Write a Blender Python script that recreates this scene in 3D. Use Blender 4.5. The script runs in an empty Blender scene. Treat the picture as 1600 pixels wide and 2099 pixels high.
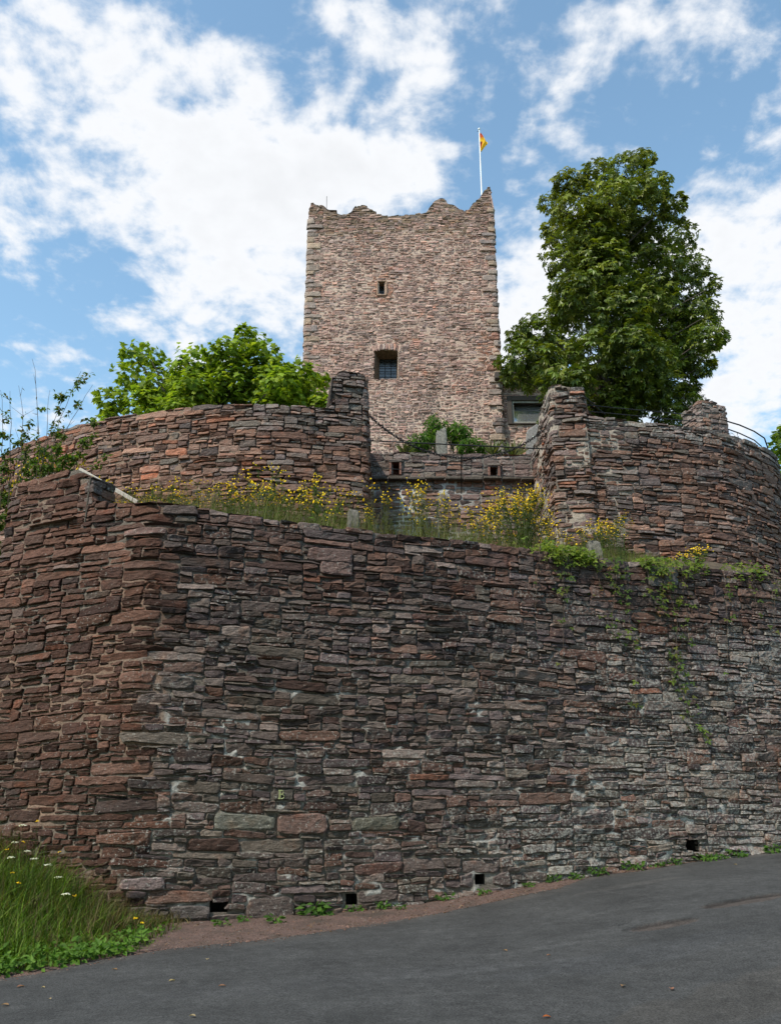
import bpy, math, random
import numpy as np
from mathutils import Vector

# ------------------------------------------------------------------ camera, world, sun, exposure
SC = bpy.context.scene
F_PX, CX, CY, CAMZ = 1800.0, 800.0, 1049.5, 1.6
PITCH = math.radians(18.7)
cp, sp = math.cos(PITCH), math.sin(PITCH)
cam_d = bpy.data.cameras.new('camera')
cam_d.sensor_fit = 'HORIZONTAL'; cam_d.sensor_width = 36.0
cam_d.lens = 36.0 * F_PX / 1600.0
cam_d.clip_start = 0.1; cam_d.clip_end = 3000
cam = bpy.data.objects.new('camera', cam_d)
SC.collection.objects.link(cam)
cam.location = (0, 0, CAMZ)
cam.rotation_euler = (math.pi / 2 + PITCH, 0, 0)
SC.camera = cam

SC.view_settings.view_transform = 'Standard'
SC.view_settings.look = 'None'
SC.view_settings.gamma = 1.0
SC.view_settings.exposure = 1.0
SC.cycles.max_bounces = 6
SC.cycles.diffuse_bounces = 3
SC.cycles.transparent_max_bounces = 6

SUN_EL = math.radians(50)
SUN_H = (-0.70, -0.71)
_l = math.hypot(*SUN_H)
SDIR = Vector((SUN_H[0] / _l * math.cos(SUN_EL), SUN_H[1] / _l * math.cos(SUN_EL), math.sin(SUN_EL)))
sun_d = bpy.data.lights.new('sun', 'SUN')
sun_d.energy = 2.3; sun_d.angle = math.radians(0.6); sun_d.color = (1.0, 0.93, 0.82)
sun = bpy.data.objects.new('sun', sun_d)
SC.collection.objects.link(sun)
sun.rotation_euler = (-SDIR).to_track_quat('-Z', 'Y').to_euler()

def ray(px, py):
    rx = (px - CX) / F_PX; ry = (CY - py) / F_PX
    v = Vector((rx, cp - ry * sp, sp + ry * cp)); v.normalize(); return v

world = bpy.data.worlds.new('World'); SC.world = world
world.use_nodes = True
try:
    world.cycles.sampling_method = 'MANUAL'; world.cycles.sample_map_resolution = 512
except Exception: pass
def build_world():
    nt = world.node_tree; N = nt.nodes; L = nt.links; N.clear()
    out = N.new('ShaderNodeOutputWorld'); bg = N.new('ShaderNodeBackground')
    sky = N.new('ShaderNodeTexSky'); sky.sky_type = 'NISHITA'; sky.sun_disc = False
    sky.sun_elevation = SUN_EL; sky.sun_rotation = math.atan2(SUN_H[0], SUN_H[1])
    sky.air_density = 1.0; sky.dust_density = 0.6; sky.ozone_density = 0.5
    bg.inputs['Strength'].default_value = 0.135
    tc = N.new('ShaderNodeTexCoord')
    def math_(op, a, b=None, c=None, clamp=False):
        m = N.new('ShaderNodeMath'); m.operation = op; m.use_clamp = clamp
        for i, q in enumerate((a, b, c)):
            if q is None: continue
            if isinstance(q, (int, float)): m.inputs[i].default_value = q
            else: L.new(q, m.inputs[i])
        return m.outputs[0]
    def vmath(op, a, b=None):
        m = N.new('ShaderNodeVectorMath'); m.operation = op
        for i, q in enumerate((a, b)):
            if q is None: continue
            if isinstance(q, (tuple, list)): m.inputs[i].default_value = q
            else: L.new(q, m.inputs[i])
        return m
    sep = N.new('ShaderNodeSeparateXYZ'); L.new(tc.outputs['Generated'], sep.inputs[0])
    den = math_('ADD', math_('MAXIMUM', sep.outputs['Z'], 0.0), 0.25)
    cmb = N.new('ShaderNodeCombineXYZ')
    L.new(math_('DIVIDE', sep.outputs['X'], den), cmb.inputs[0])
    L.new(math_('DIVIDE', sep.outputs['Y'], den), cmb.inputs[1])
    P = cmb.outputs[0]
    def pk(px, py):
        d = ray(px, py); k = max(d.z, 0) + 0.25
        return (d.x / k, d.y / k)
    # the cloud deck's own shape wobbles with a low noise
    nz0 = N.new('ShaderNodeTexNoise'); nz0.inputs['Scale'].default_value = 5.0; nz0.inputs['Detail'].default_value = 4
    L.new(P, nz0.inputs['Vector'])
    off = vmath('SCALE', vmath('SUBTRACT', nz0.outputs['Color'], (0.5, 0.5, 0.5)).outputs[0]); off.inputs['Scale'].default_value = 0.07
    PW = vmath('ADD', P, off.outputs[0]).outputs[0]
    blobs = [  # px, py, half width, half height, weight
        (60, 130, 190, 90, .85), (220, 110, 110, 60, .5), (300, 40, 60, 40, .35), (90, 30, 90, 40, .55), (300, 230, 110, 70, .4), (430, 130, 100, 50, .6), (400, 230, 150, 90, .55), (560, 260, 110, 70, .5),
        (180, 290, 120, 50, .4), (50, 430, 110, 90, .7), (180, 400, 130, 55, .5), (300, 330, 120, 60, .45), (120, 540, 40, 25, .3), (430, 360, 150, 80, .6), (560, 420, 150, 90, .75), (420, 480, 130, 80, .8), (520, 570, 170, 110, .95),
        (620, 330, 130, 60, .6), (700, 270, 70, 70, .6), (740, 160, 65, 60, .6), (800, 340, 90, 80, .75), (860, 270, 40, 60, .5), (700, 380, 120, 60, .7), (890, 330, 40, 50, .35), (850, 150, 60, 60, .4), (890, 80, 45, 70, .55), (960, 20, 80, 40, .45),
        (680, 40, 90, 45, .65), (760, 80, 60, 40, .4), (240, 655, 75, 22, .65), (390, 690, 90, 60, .6), (350, 620, 40, 30, .3), (230, 470, 30, 40, .35),
        (1530, 470, 120, 80, .8), (1500, 620, 140, 120, .9), (1560, 760, 130, 120, .95), (1090, 600, 90, 100, .85), (1110, 500, 70, 50, .6), (1050, 700, 90, 80, .9), (1500, 850, 80, 60, .6),
        (1090, 110, 80, 70, .5), (1130, 200, 70, 60, .3), (1240, 50, 110, 50, .5), (1180, 130, 80, 50, .35), (1330, 80, 80, 50, .35), (1560, 210, 50, 80, .45), (1460, 40, 90, 60, .4), (1590, 300, 40, 60, .4), (1140, 300, 70, 40, .25), (1080, 380, 60, 40, .3),
        (1330, 560, 120, 120, .6), (930, 300, 25, 20, .35),
        (490, 50, 70, 50, -.5), (560, 110, 60, 40, -.3), (640, 190, 60, 25, -.3), (60, 620, 170, 45, -.5), (180, 215, 40, 25, -.3), (30, 260, 60, 40, -.35), (240, 560, 40, 50, -.3), (1000, 250, 60, 120, -.3), (1400, 330, 110, 70, -.4),
        (830, 60, 25, 60, -.25), (1000, 370, 40, 60, -.35), (1390, 190, 90, 50, -.3), (640, 235, 30, 25, -.25)]
    acc = None
    for (bx, by, hw, hh, w) in blobs:
        c = pk(bx, by); ex = pk(bx + hw, by); ey = pk(bx, by + hh)
        sx = max(abs(ex[0] - c[0]), .01); sy = max(abs(ey[1] - c[1]), .01)
        d = vmath('SUBTRACT', PW, (c[0], c[1], 0)).outputs[0]
        d = vmath('MULTIPLY', d, (1 / sx, 1 / sy, 0)).outputs[0]
        q = vmath('DOT_PRODUCT', d, d).outputs['Value']
        e = math_('MULTIPLY', math_('EXPONENT', math_('MULTIPLY', q, -0.7)), w)
        acc = e if acc is None else math_('ADD', acc, e)
    nz = N.new('ShaderNodeTexNoise'); nz.inputs['Scale'].default_value = 11; nz.inputs['Detail'].default_value = 9
    nz.inputs['Roughness'].default_value = 0.62; nz.inputs['Distortion'].default_value = 0.3
    L.new(P, nz.inputs['Vector'])
    nz2 = N.new('ShaderNodeTexNoise'); nz2.inputs['Scale'].default_value = 32; nz2.inputs['Detail'].default_value = 7
    L.new(P, nz2.inputs['Vector'])
    dens = math_('ADD', math_('ADD', math_('MULTIPLY', acc, 0.66), math_('MULTIPLY', math_('SUBTRACT', nz.outputs[0], 0.5), 2.3)),
                 math_('MULTIPLY', math_('SUBTRACT', nz2.outputs[0], 0.5), 1.5))
    mr = N.new('ShaderNodeMapRange'); mr.interpolation_type = 'SMOOTHSTEP'
    mr.inputs['From Min'].default_value = -0.05; mr.inputs['From Max'].default_value = 0.9
    L.new(dens, mr.inputs['Value'])
    # thicker cloud is a shade greyer, its rims whiter
    mr2 = N.new('ShaderNodeMapRange'); mr2.inputs['From Min'].default_value = 0.6; mr2.inputs['From Max'].default_value = 1.8
    mr2.inputs['To Min'].default_value = 3.7; mr2.inputs['To Max'].default_value = 3.35
    L.new(dens, mr2.inputs['Value'])
    cc = N.new('ShaderNodeCombineXYZ')
    L.new(math_('MULTIPLY', mr2.outputs[0], 1.0), cc.inputs[0]); L.new(math_('MULTIPLY', mr2.outputs[0], 1.015), cc.inputs[1]); L.new(math_('MULTIPLY', mr2.outputs[0], 1.04), cc.inputs[2])
    mx = N.new('ShaderNodeMix'); mx.data_type = 'RGBA'
    L.new(math_('MULTIPLY', mr.outputs[0], 0.97), mx.inputs['Factor'])
    tint = N.new('ShaderNodeMix'); tint.data_type = 'RGBA'; tint.blend_type = 'MULTIPLY'; tint.inputs['Factor'].default_value = 1.0
    tint.inputs['B'].default_value = (.95, 1.07, .97, 1); L.new(sky.outputs[0], tint.inputs['A'])
    L.new(tint.outputs['Result'], mx.inputs['A']); L.new(cc.outputs[0], mx.inputs['B'])
    L.new(mx.outputs['Result'], bg.inputs['Color']); L.new(bg.outputs[0], out.inputs[0])
build_world()

# ------------------------------------------------------------------ helpers
random.seed(7)
RNG = np.random.default_rng(11)

def at(px, py, D):
    rx = (px - CX) / F_PX; ry = (CY - py) / F_PX
    k = D / (cp - ry * sp)
    return np.array([k * rx, D, CAMZ + k * (sp + ry * cp)])
def proj(X, Y, Z):
    d = Y * cp + (Z - CAMZ) * sp
    up = -Y * sp + (Z - CAMZ) * cp
    return CX + F_PX * X / d, CY - F_PX * up / d

def _h(ix, iy, s):
    n = (ix.astype(np.int64) * 374761393 + iy.astype(np.int64) * 668265263 + int(s) * 974711) & 0xffffffff
    n = ((n ^ (n >> 13)) * 1274126177) & 0xffffffff
    n = n ^ (n >> 16)
    return (n & 0xffff) / 32767.5 - 1.0
def vn(x, y, s=0):
    x = np.asarray(x, float); y = np.asarray(y, float)
    ix = np.floor(x); iy = np.floor(y); fx = x - ix; fy = y - iy
    fx = fx * fx * (3 - 2 * fx); fy = fy * fy * (3 - 2 * fy)
    a = _h(ix, iy, s); b = _h(ix + 1, iy, s); c = _h(ix, iy + 1, s); d = _h(ix + 1, iy + 1, s)
    return (a * (1 - fx) + b * fx) * (1 - fy) + (c * (1 - fx) + d * fx) * fy
def fbm(x, y, s=0, o=3):
    r = 0; a = 1.0
    for i in range(o):
        r = r + a * vn(x * 2 ** i, y * 2 ** i, s + i * 17); a *= .5
    return r / 1.75

def fast_mesh(name, V, polys, mats, midx=None, col=None, smooth=False):
    V = np.asarray(V, np.float32); me = bpy.data.meshes.new(name)
    me.vertices.add(len(V)); me.vertices.foreach_set('co', V.ravel())
    polys = [np.asarray(p, np.int32) for p in polys if len(p)]
    tot = np.concatenate([np.full(len(p), p.shape[1], np.int32) for p in polys])
    loops = np.concatenate([p.ravel() for p in polys])
    st = np.concatenate([[0], np.cumsum(tot)[:-1]]).astype(np.int32)
    me.loops.add(len(loops)); me.loops.foreach_set('vertex_index', loops)
    me.polygons.add(len(tot)); me.polygons.foreach_set('loop_start', st)
    if midx is not None: me.polygons.foreach_set('material_index', np.asarray(midx, np.int32))
    me.polygons.foreach_set('use_smooth', np.full(len(tot), bool(smooth)))
    for m in mats: me.materials.append(m)
    if col is not None:
        a = me.color_attributes.new('Col', 'FLOAT_COLOR', 'POINT')
        c = np.ones((len(V), 4), np.float32); col = np.asarray(col, np.float32); c[:, :col.shape[1]] = col
        a.data.foreach_set('color', c.ravel())
    me.update(calc_edges=True); me.validate()
    return me
def link(name, data, parent=None, loc=None):
    o = bpy.data.objects.new(name, data); SC.collection.objects.link(o)
    if parent is not None: o.parent = parent
    if loc is not None: o.location = loc
    return o
def tag(o, label=None, cat=None, group=None, kind=None):
    if label: o['label'] = label
    if cat: o['category'] = cat
    if group: o['group'] = group
    if kind: o['kind'] = kind
    return o
def copy_tree(o, parent=None):
    c = o.copy(); SC.collection.objects.link(c); c.parent = parent
    for ch in list(o.children): copy_tree(ch, c)
    return c

class MB:
    """collects verts / polys / colours for one mesh"""
    def __init__(s): s.V = []; s.P = {}; s.C = []; s.n = 0
    def add(s, V, polys, col=None):
        V = np.asarray(V, float).reshape(-1, 3)
        for p in polys:
            p = np.asarray(p, int)
            if p.size == 0: continue
            if p.ndim == 1: p = p[None]
            s.P.setdefault(p.shape[1], []).append(p + s.n)
        s.V.append(V)
        if col is None: col = (1, 1, 1, 0)
        col = np.asarray(col, float)
        if col.ndim == 1: col = np.tile(col, (len(V), 1))
        if col.shape[1] == 3: col = np.hstack([col, np.zeros((len(col), 1))])
        s.C.append(col); s.n += len(V)
    def mesh(s, name, mat, smooth=False):
        return fast_mesh(name, np.vstack(s.V), [np.vstack(p) for p in s.P.values()], [mat], col=np.vstack(s.C), smooth=smooth)
    def build(s, name, mat, parent=None, smooth=False, loc=None):
        return link(name, s.mesh(name, mat, smooth), parent, loc)
    def box(s, c, size, rz=0.0, col=None, bev=0.0):
        c = np.asarray(c, float); hx, hy, hz = [q / 2 for q in size]
        if bev <= 0:
            v = np.array([[x, y, z] for z in (-hz, hz) for y in (-hy, hy) for x in (-hx, hx)])
            f = [[0, 2, 3, 1], [4, 5, 7, 6], [0, 1, 5, 4], [2, 6, 7, 3], [0, 4, 6, 2], [1, 3, 7, 5]]
            polys = [np.array(f)]
        else:
            b = bev; v = []; idx = {}
            for i, (sx, sy, sz) in enumerate([(x, y, z) for z in (-1, 1) for y in (-1, 1) for x in (-1, 1)]):
                idx[(sx, sy, sz)] = len(v)
                v += [[sx * hx, sy * (hy - b), sz * (hz - b)], [sx * (hx - b), sy * hy, sz * (hz - b)], [sx * (hx - b), sy * (hy - b), sz * hz]]
            q = []; t = []
            I = lambda sx, sy, sz, a: idx[(sx, sy, sz)] + a
            for sg in (-1, 1):
                q.append([I(sg, -1, -1, 0), I(sg, 1, -1, 0), I(sg, 1, 1, 0), I(sg, -1, 1, 0)])
                q.append([I(-1, sg, -1, 1), I(1, sg, -1, 1), I(1, sg, 1, 1), I(-1, sg, 1, 1)])
                q.append([I(-1, -1, sg, 2), I(1, -1, sg, 2), I(1, 1, sg, 2), I(-1, 1, sg, 2)])
            for a in (-1, 1):
                for b_ in (-1, 1):
                    q.append([I(a, b_, -1, 0), I(a, b_, 1, 0), I(a, b_, 1, 1), I(a, b_, -1, 1)])
                    q.append([I(a, -1, b_, 0), I(a, 1, b_, 0), I(a, 1, b_, 2), I(a, -1, b_, 2)])
                    q.append([I(-1, a, b_, 1), I(1, a, b_, 1), I(1, a, b_, 2), I(-1, a, b_, 2)])
                    for c_ in (-1, 1): t.append([I(a, b_, c_, 0), I(a, b_, c_, 1), I(a, b_, c_, 2)])
            v = np.array(v); polys = [np.array(q), np.array(t)]
        cr, sr = math.cos(rz), math.sin(rz)
        v = np.c_[v[:, 0] * cr - v[:, 1] * sr, v[:, 0] * sr + v[:, 1] * cr, v[:, 2]] + c
        s.add(v, polys, col)
    def tube(s, pts, rad, sides=6, col=None):
        pts = np.asarray(pts, float); n = len(pts)
        rad = np.full(n, rad) if np.isscalar(rad) else np.asarray(rad, float)
        t = np.gradient(pts, axis=0); t /= (np.linalg.norm(t, axis=1)[:, None] + 1e-9)
        ref = np.array([0, 0, 1.0]) if abs(t[0, 2]) < .9 else np.array([1.0, 0, 0])
        a = np.cross(t, ref); a /= (np.linalg.norm(a, axis=1)[:, None] + 1e-9); b = np.cross(t, a)
        th = np.linspace(0, 2 * math.pi, sides, endpoint=False)
        V = pts[:, None] + rad[:, None, None] * (np.cos(th)[None, :, None] * a[:, None] + np.sin(th)[None, :, None] * b[:, None])
        i = np.arange(n - 1)[:, None] * sides; j = np.arange(sides)[None]; j2 = (j + 1) % sides
        q = np.stack([i + j, i + j2, i + sides + j2, i + sides + j], -1).reshape(-1, 4)
        s.add(V.reshape(-1, 3), [q, np.arange(sides)[None], (n - 1) * sides + np.arange(sides)[None]], col)

# ------------------------------------------------------------------ materials
def new_mat(name):
    m = bpy.data.materials.new(name); m.use_nodes = True
    nt = m.node_tree; nt.nodes.clear()
    out = nt.nodes.new('ShaderNodeOutputMaterial'); b = nt.nodes.new('ShaderNodeBsdfPrincipled')
    nt.links.new(b.outputs[0], out.inputs[0])
    return m, nt, b, out
def nd(nt, typ, **kw):
    n = nt.nodes.new(typ)
    for k, v in kw.items():
        if k in n.inputs.keys(): n.inputs[k].default_value = v
        else: setattr(n, k, v)
    return n
def noise(nt, vec, scale, detail=4, rough=.55):
    n = nd(nt, 'ShaderNodeTexNoise'); n.inputs['Scale'].default_value = scale; n.inputs['Detail'].default_value = detail
    n.inputs['Roughness'].default_value = rough; nt.links.new(vec, n.inputs['Vector']); return n.outputs[0]
def mapr(nt, val, a, b, c, d):
    n = nd(nt, 'ShaderNodeMapRange'); nt.links.new(val, n.inputs['Value'])
    for k, v in zip(('From Min', 'From Max', 'To Min', 'To Max'), (a, b, c, d)): n.inputs[k].default_value = v
    return n.outputs[0]
def mixc(nt, fac, A, B, mode='MIX'):
    n = nd(nt, 'ShaderNodeMix'); n.data_type = 'RGBA'; n.blend_type = mode
    for k, v in (('Factor', fac), ('A', A), ('B', B)):
        if isinstance(v, (int, float)): n.inputs[k].default_value = v
        elif isinstance(v, tuple): n.inputs[k].default_value = (*v, 1) if len(v) == 3 else v
        else: nt.links.new(v, n.inputs[k])
    return n.outputs['Result']
def mul(nt, a, b):
    n = nd(nt, 'ShaderNodeMath', operation='MULTIPLY')
    for i, q in enumerate((a, b)):
        if isinstance(q, (int, float)): n.inputs[i].default_value = q
        else: nt.links.new(q, n.inputs[i])
    return n.outputs[0]
def bump(nt, b, h, strength, dist):
    n = nd(nt, 'ShaderNodeBump'); n.inputs['Strength'].default_value = strength; n.inputs['Distance'].default_value = dist
    nt.links.new(h, n.inputs['Height']); nt.links.new(n.outputs[0], b.inputs['Normal'])

def stone_mat(name, s=1.0, lich=(0.42, 0.42, 0.38), bstr=.9):
    m, nt, b, out = new_mat(name); L = nt.links
    tc = nd(nt, 'ShaderNodeTexCoord').outputs['Object']
    at_ = nd(nt, 'ShaderNodeAttribute', attribute_name='Col')
    mp = nd(nt, 'ShaderNodeMapping'); mp.inputs['Scale'].default_value = (1, 1, 4.5); L.new(tc, mp.inputs[0])
    n1 = noise(nt, mp.outputs[0], 7 * s, 6, .65); n2 = noise(nt, tc, 34 * s, 5, .7); n3 = noise(nt, tc, 95 * s, 3, .6)
    c = mixc(nt, 1.0, at_.outputs['Color'], mapr(nt, n1, .25, .75, .55, 1.5), 'MULTIPLY')
    c = mixc(nt, 1.0, c, mapr(nt, n2, .3, .7, .62, 1.4), 'MULTIPLY')
    # crust lichen: small pale spots, as many as the stone's alpha says
    l1 = nd(nt, 'ShaderNodeMath', operation='ADD'); L.new(noise(nt, tc, 21 * s, 4, .7), l1.inputs[0]); L.new(mul(nt, at_.outputs['Alpha'], .22), l1.inputs[1])
    lm = mul(nt, mapr(nt, l1.outputs[0], .64, .72, 0, 1), mapr(nt, n3, .35, .6, .25, 1))
    c = mixc(nt, mul(nt, lm, .8), c, lich)
    # rust / iron staining
    c = mixc(nt, mul(nt, mapr(nt, noise(nt, tc, 3.1 * s, 4), .56, .72, 0, .5), 1.0), c, mixc(nt, 1.0, c, (1.35, .85, .62), 'MULTIPLY'))
    L.new(c, b.inputs['Base Color']); b.inputs['Roughness'].default_value = .93; b.inputs['Specular IOR Level'].default_value = .25
    h = nd(nt, 'ShaderNodeMath', operation='ADD'); L.new(n2, h.inputs[0]); L.new(mul(nt, n1, 1.2), h.inputs[1])
    bump(nt, b, h.outputs[0], bstr, .026 / s)
    return m
def mortar_mat(name):
    m, nt, b, out = new_mat(name); L = nt.links
    tc = nd(nt, 'ShaderNodeTexCoord').outputs['Object']; at_ = nd(nt, 'ShaderNodeAttribute', attribute_name='Col')
    n2 = noise(nt, tc, 28, 6, .7)
    c = mixc(nt, 1.0, at_.outputs['Color'], mapr(nt, n2, .25, .75, .55, 1.4), 'MULTIPLY')
    L.new(c, b.inputs['Base Color']); b.inputs['Roughness'].default_value = .95; b.inputs['Specular IOR Level'].default_value = .2
    bump(nt, b, n2, 1.0, .03)
    return m
def leaf_mat(name, trans=.35, rough=.5, spec=.3):
    m, nt, b, out = new_mat(name); L = nt.links
    at_ = nd(nt, 'ShaderNodeAttribute', attribute_name='Col')
    tc = nd(nt, 'ShaderNodeTexCoord').outputs['Object']
    c = mixc(nt, 1.0, at_.outputs['Color'], mapr(nt, noise(nt, tc, 9, 3), .3, .7, .75, 1.25), 'MULTIPLY')
    L.new(c, b.inputs['Base Color']); b.inputs['Roughness'].default_value = rough; b.inputs['Specular IOR Level'].default_value = spec
    t = nd(nt, 'ShaderNodeBsdfTranslucent'); L.new(mixc(nt, 1.0, c, (1.5, 1.5, .55), 'MULTIPLY'), t.inputs['Color'])
    mx = nd(nt, 'ShaderNodeMixShader'); mx.inputs[0].default_value = trans
    L.new(b.outputs[0], mx.inputs[1]); L.new(t.outputs[0], mx.inputs[2]); L.new(mx.outputs[0], out.inputs[0])
    return m
def plain_mat(name, col, rough=.7, metal=0.0, nscale=20, var=.25, bstr=.2, bdist=.004, spec=.4, attr=False):
    m, nt, b, out = new_mat(name); L = nt.links
    tc = nd(nt, 'ShaderNodeTexCoord').outputs['Object']; n1 = noise(nt, tc, nscale, 5, .6)
    base = nd(nt, 'ShaderNodeAttribute', attribute_name='Col').outputs['Color'] if attr else col
    c = mixc(nt, 1.0, base, mapr(nt, n1, .3, .7, 1 - var, 1 + var), 'MULTIPLY')
    L.new(c, b.inputs['Base Color']); b.inputs['Roughness'].default_value = rough; b.inputs['Metallic'].default_value = metal
    b.inputs['Specular IOR Level'].default_value = spec
    bump(nt, b, n1, bstr, bdist); return m
M = {}
M['stone'] = stone_mat('weathered_stone'); M['mortar'] = mortar_mat('mortar')
M['tower_stone'] = stone_mat('tower_stone', .8, (.55, .5, .42), .7)
M['leaf'] = leaf_mat('leaf', .27, .45, .35); M['thin_leaf'] = leaf_mat('thin_leaf', .4, .62, .15); M['grass'] = leaf_mat('grass', .3, .6, .2)
M['petal'] = leaf_mat('petal', .3, .8, .1)
M['bark'] = plain_mat('bark', (.07, .055, .042), .95, 0, 25, .5, .8, .03)
M['twig'] = plain_mat('twig', (.09, .065, .045), .9, 0, 40, .3)
M['iron'] = plain_mat('dark_iron', (.03, .03, .032), .55, .6, 40, .4)
M['pole'] = plain_mat('white_pole', (.78, .78, .76), .35, 0, 10, .06)
M['cloth'] = leaf_mat('flag_cloth', .35, .8, .1)
M['frame'] = plain_mat('dark_timber', (.05, .038, .03), .7, 0, 30, .4)
M['concrete'] = plain_mat('grey_concrete', (.27, .26, .23), .95, 0, 14, .35, .7, .02)
M['plank'] = plain_mat('bleached_wood', (.40, .37, .32), .85, 0, 30, .25, .4, .005)
M['paint'] = plain_mat('chalky_green_paint', (.33, .36, .17), .9, 0, 60, .4)
M['hole'] = plain_mat('dark_recess_stone', (.03, .028, .026), .95, 0, 20, .4, .6, .02)  # recess darkness put into the colour of the drain hole lining
M['plaster'] = plain_mat('reddish_reveal', (.30, .19, .13), .95, 0, 15, .4, .7, .03)
M['rock'] = plain_mat('painted_rock', None, .95, 0, 14, .35, .8, .03, .2, True)
def glass_mat():
    m, nt, b, out = new_mat('window_glass')
    b.inputs['Base Color'].default_value = (.5, .52, .54, 1); b.inputs['Metallic'].default_value = .8; b.inputs['Roughness'].default_value = .07
    b.inputs['Specular IOR Level'].default_value = 1.0; b.inputs['IOR'].default_value = 1.9
    return m
M['glass'] = glass_mat()
M['old_glass'] = plain_mat('old_dull_glass', (.045, .05, .055), .18, 0, 8, .5, .3, .01, .8)

# ------------------------------------------------------------------ plan curves and rubble masonry
class Curve:
    """a plan line walked left to right; the outward side is on the right hand"""
    def __init__(s, segs, soft=5, step=.02):
        pts = []
        for seg in segs:
            q = np.asarray(seg, float)
            if len(q) == 2: dense = q[0] + np.linspace(0, 1, 60)[:, None] * (q[1] - q[0])
            else:
                e = np.vstack([2 * q[0] - q[1], q, 2 * q[-1] - q[-2]]); dense = []
                for i in range(1, len(e) - 2):
                    p0, p1, p2, p3 = e[i - 1], e[i], e[i + 1], e[i + 2]
                    t = np.linspace(0, 1, 60, endpoint=False)[:, None]
                    dense.append(.5 * (2 * p1 + (p2 - p0) * t + (2 * p0 - 5 * p1 + 4 * p2 - p3) * t ** 2 + (3 * p1 - p0 - 3 * p2 + p3) * t ** 3))
                dense = np.vstack(dense + [q[-1:]])
            pts.append(dense)
        P = np.vstack(pts)
        d = np.r_[0, np.cumsum(np.linalg.norm(np.diff(P, axis=0), axis=1))]
        keep = np.r_[True, np.diff(d) > 1e-6]; P = P[keep]; d = d[keep]
        n = int(d[-1] / step) + 1; u = np.linspace(0, d[-1], n)
        P = np.c_[np.interp(u, d, P[:, 0]), np.interp(u, d, P[:, 1])]
        if soft > 1:
            k = np.ones(soft) / soft; pad = soft // 2
            Q = np.vstack([np.repeat(P[:1], pad, 0), P, np.repeat(P[-1:], pad, 0)])
            P = np.c_[np.convolve(Q[:, 0], k, 'valid'), np.convolve(Q[:, 1], k, 'valid')]
        s.P = P; s.u = np.r_[0, np.cumsum(np.linalg.norm(np.diff(P, axis=0), axis=1))]; s.len = s.u[-1]
        t = np.gradient(P, axis=0); t /= np.linalg.norm(t, axis=1)[:, None]; s.N = np.c_[t[:, 1], -t[:, 0]]
    def p(s, u): return np.stack([np.interp(u, s.u, s.P[:, 0]), np.interp(u, s.u, s.P[:, 1])], -1)
    def n(s, u):
        v = np.stack([np.interp(u, s.u, s.N[:, 0]), np.interp(u, s.u, s.N[:, 1])], -1)
        return v / (np.linalg.norm(v, axis=-1, keepdims=True) + 1e-9)
    def hit(s, px, py, batter=0.0, vref=0.0):
        """where the sight line through a measured photo point meets the wall: (u, z)"""
        ry = (CY - py) / F_PX; f = cp - ry * sp; k = (sp + ry * cp) / f; z = vref
        for _ in range(6):
            Q = s.P + s.N * (batter * (vref - z))
            x = CX + F_PX * Q[:, 0] / np.maximum(Q[:, 1], .1) * f - px
            c = np.where(np.sign(x[:-1]) != np.sign(x[1:]))[0]
            i = c[np.argmin(Q[c, 1])] if len(c) else int(np.argmin(np.abs(x)))
            z = CAMZ + Q[i, 1] * k
        return s.u[i], z
    def near(s, x, y): return s.u[np.argmin((s.P[:, 0] - x) ** 2 + (s.P[:, 1] - y) ** 2)]

def surf(curve, u, v, depth, batter, vref):
    n = curve.n(u); q = curve.p(u) + n * (batter * (vref - v) + depth)[..., None]
    return np.concatenate([q, v[..., None]], -1)

def pack(u0, u1, v0, v1, hf, wf, wmin, rng):
    """random-rubble bond: always lay the next stone at the lowest place"""
    seg = [[u0, u1, v0]]; out = []
    while True:
        i = min(range(len(seg)), key=lambda k: seg[k][2]); a, b, h = seg[i]
        if h >= v1: break
        hl = seg[i - 1][2] if i > 0 else 1e9; hr = seg[i + 1][2] if i + 1 < len(seg) else 1e9
        W = b - a
        hh = hf(rng, .5 * (a + b), h)
        if W < wmin * 1.3:
            m = min(hl, hr)
            if m < 1e8 and m - h < hh * 1.5: hh = m - h
            out.append((a, b, h, h + hh)); seg[i][2] = h + hh
        else:
            w = wf(rng, hh)
            if W - w < wmin: w = W if W < w * 1.5 else W * rng.uniform(.4, .6)
            for q in (hl, hr):
                if abs(h + hh - q) < .03: hh = q - h
            if rng.random() < .5: new = [[a, a + w, h + hh], [a + w, b, h]]; out.append((a, a + w, h, h + hh))
            else: new = [[a, b - w, h], [b - w, b, h + hh]]; out.append((b - w, b, h, h + hh))
            if w >= W - 1e-6: new = [[a, b, h + hh]]
            seg[i:i + 1] = new
        j = 0
        while j < len(seg) - 1:
            if abs(seg[j][2] - seg[j + 1][2]) < .022: seg[j][1] = seg[j + 1][1]; seg[j][2] = max(seg[j][2], seg[j + 1][2]); del seg[j + 1]
            else: j += 1
    return np.array(out)

def clip_rects(st, rects, wmin=.06, hmin=.03):
    for (a, b, c, d) in rects:
        keep = []
        for (u0, u1, v0, v1) in st:
            if u1 <= a or u0 >= b or v1 <= c or v0 >= d: keep.append((u0, u1, v0, v1)); continue
            cand = [(u0, min(u1, a), v0, v1), (max(u0, b), u1, v0, v1), (u0, u1, v0, min(v1, c)), (u0, u1, max(v0, d), v1)]
            cand = [q for q in cand if q[1] - q[0] > wmin and q[3] - q[2] > hmin]
            if cand: keep.append(max(cand, key=lambda q: (q[1] - q[0]) * (q[3] - q[2])))
        st = keep
    return np.array(st)

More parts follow.
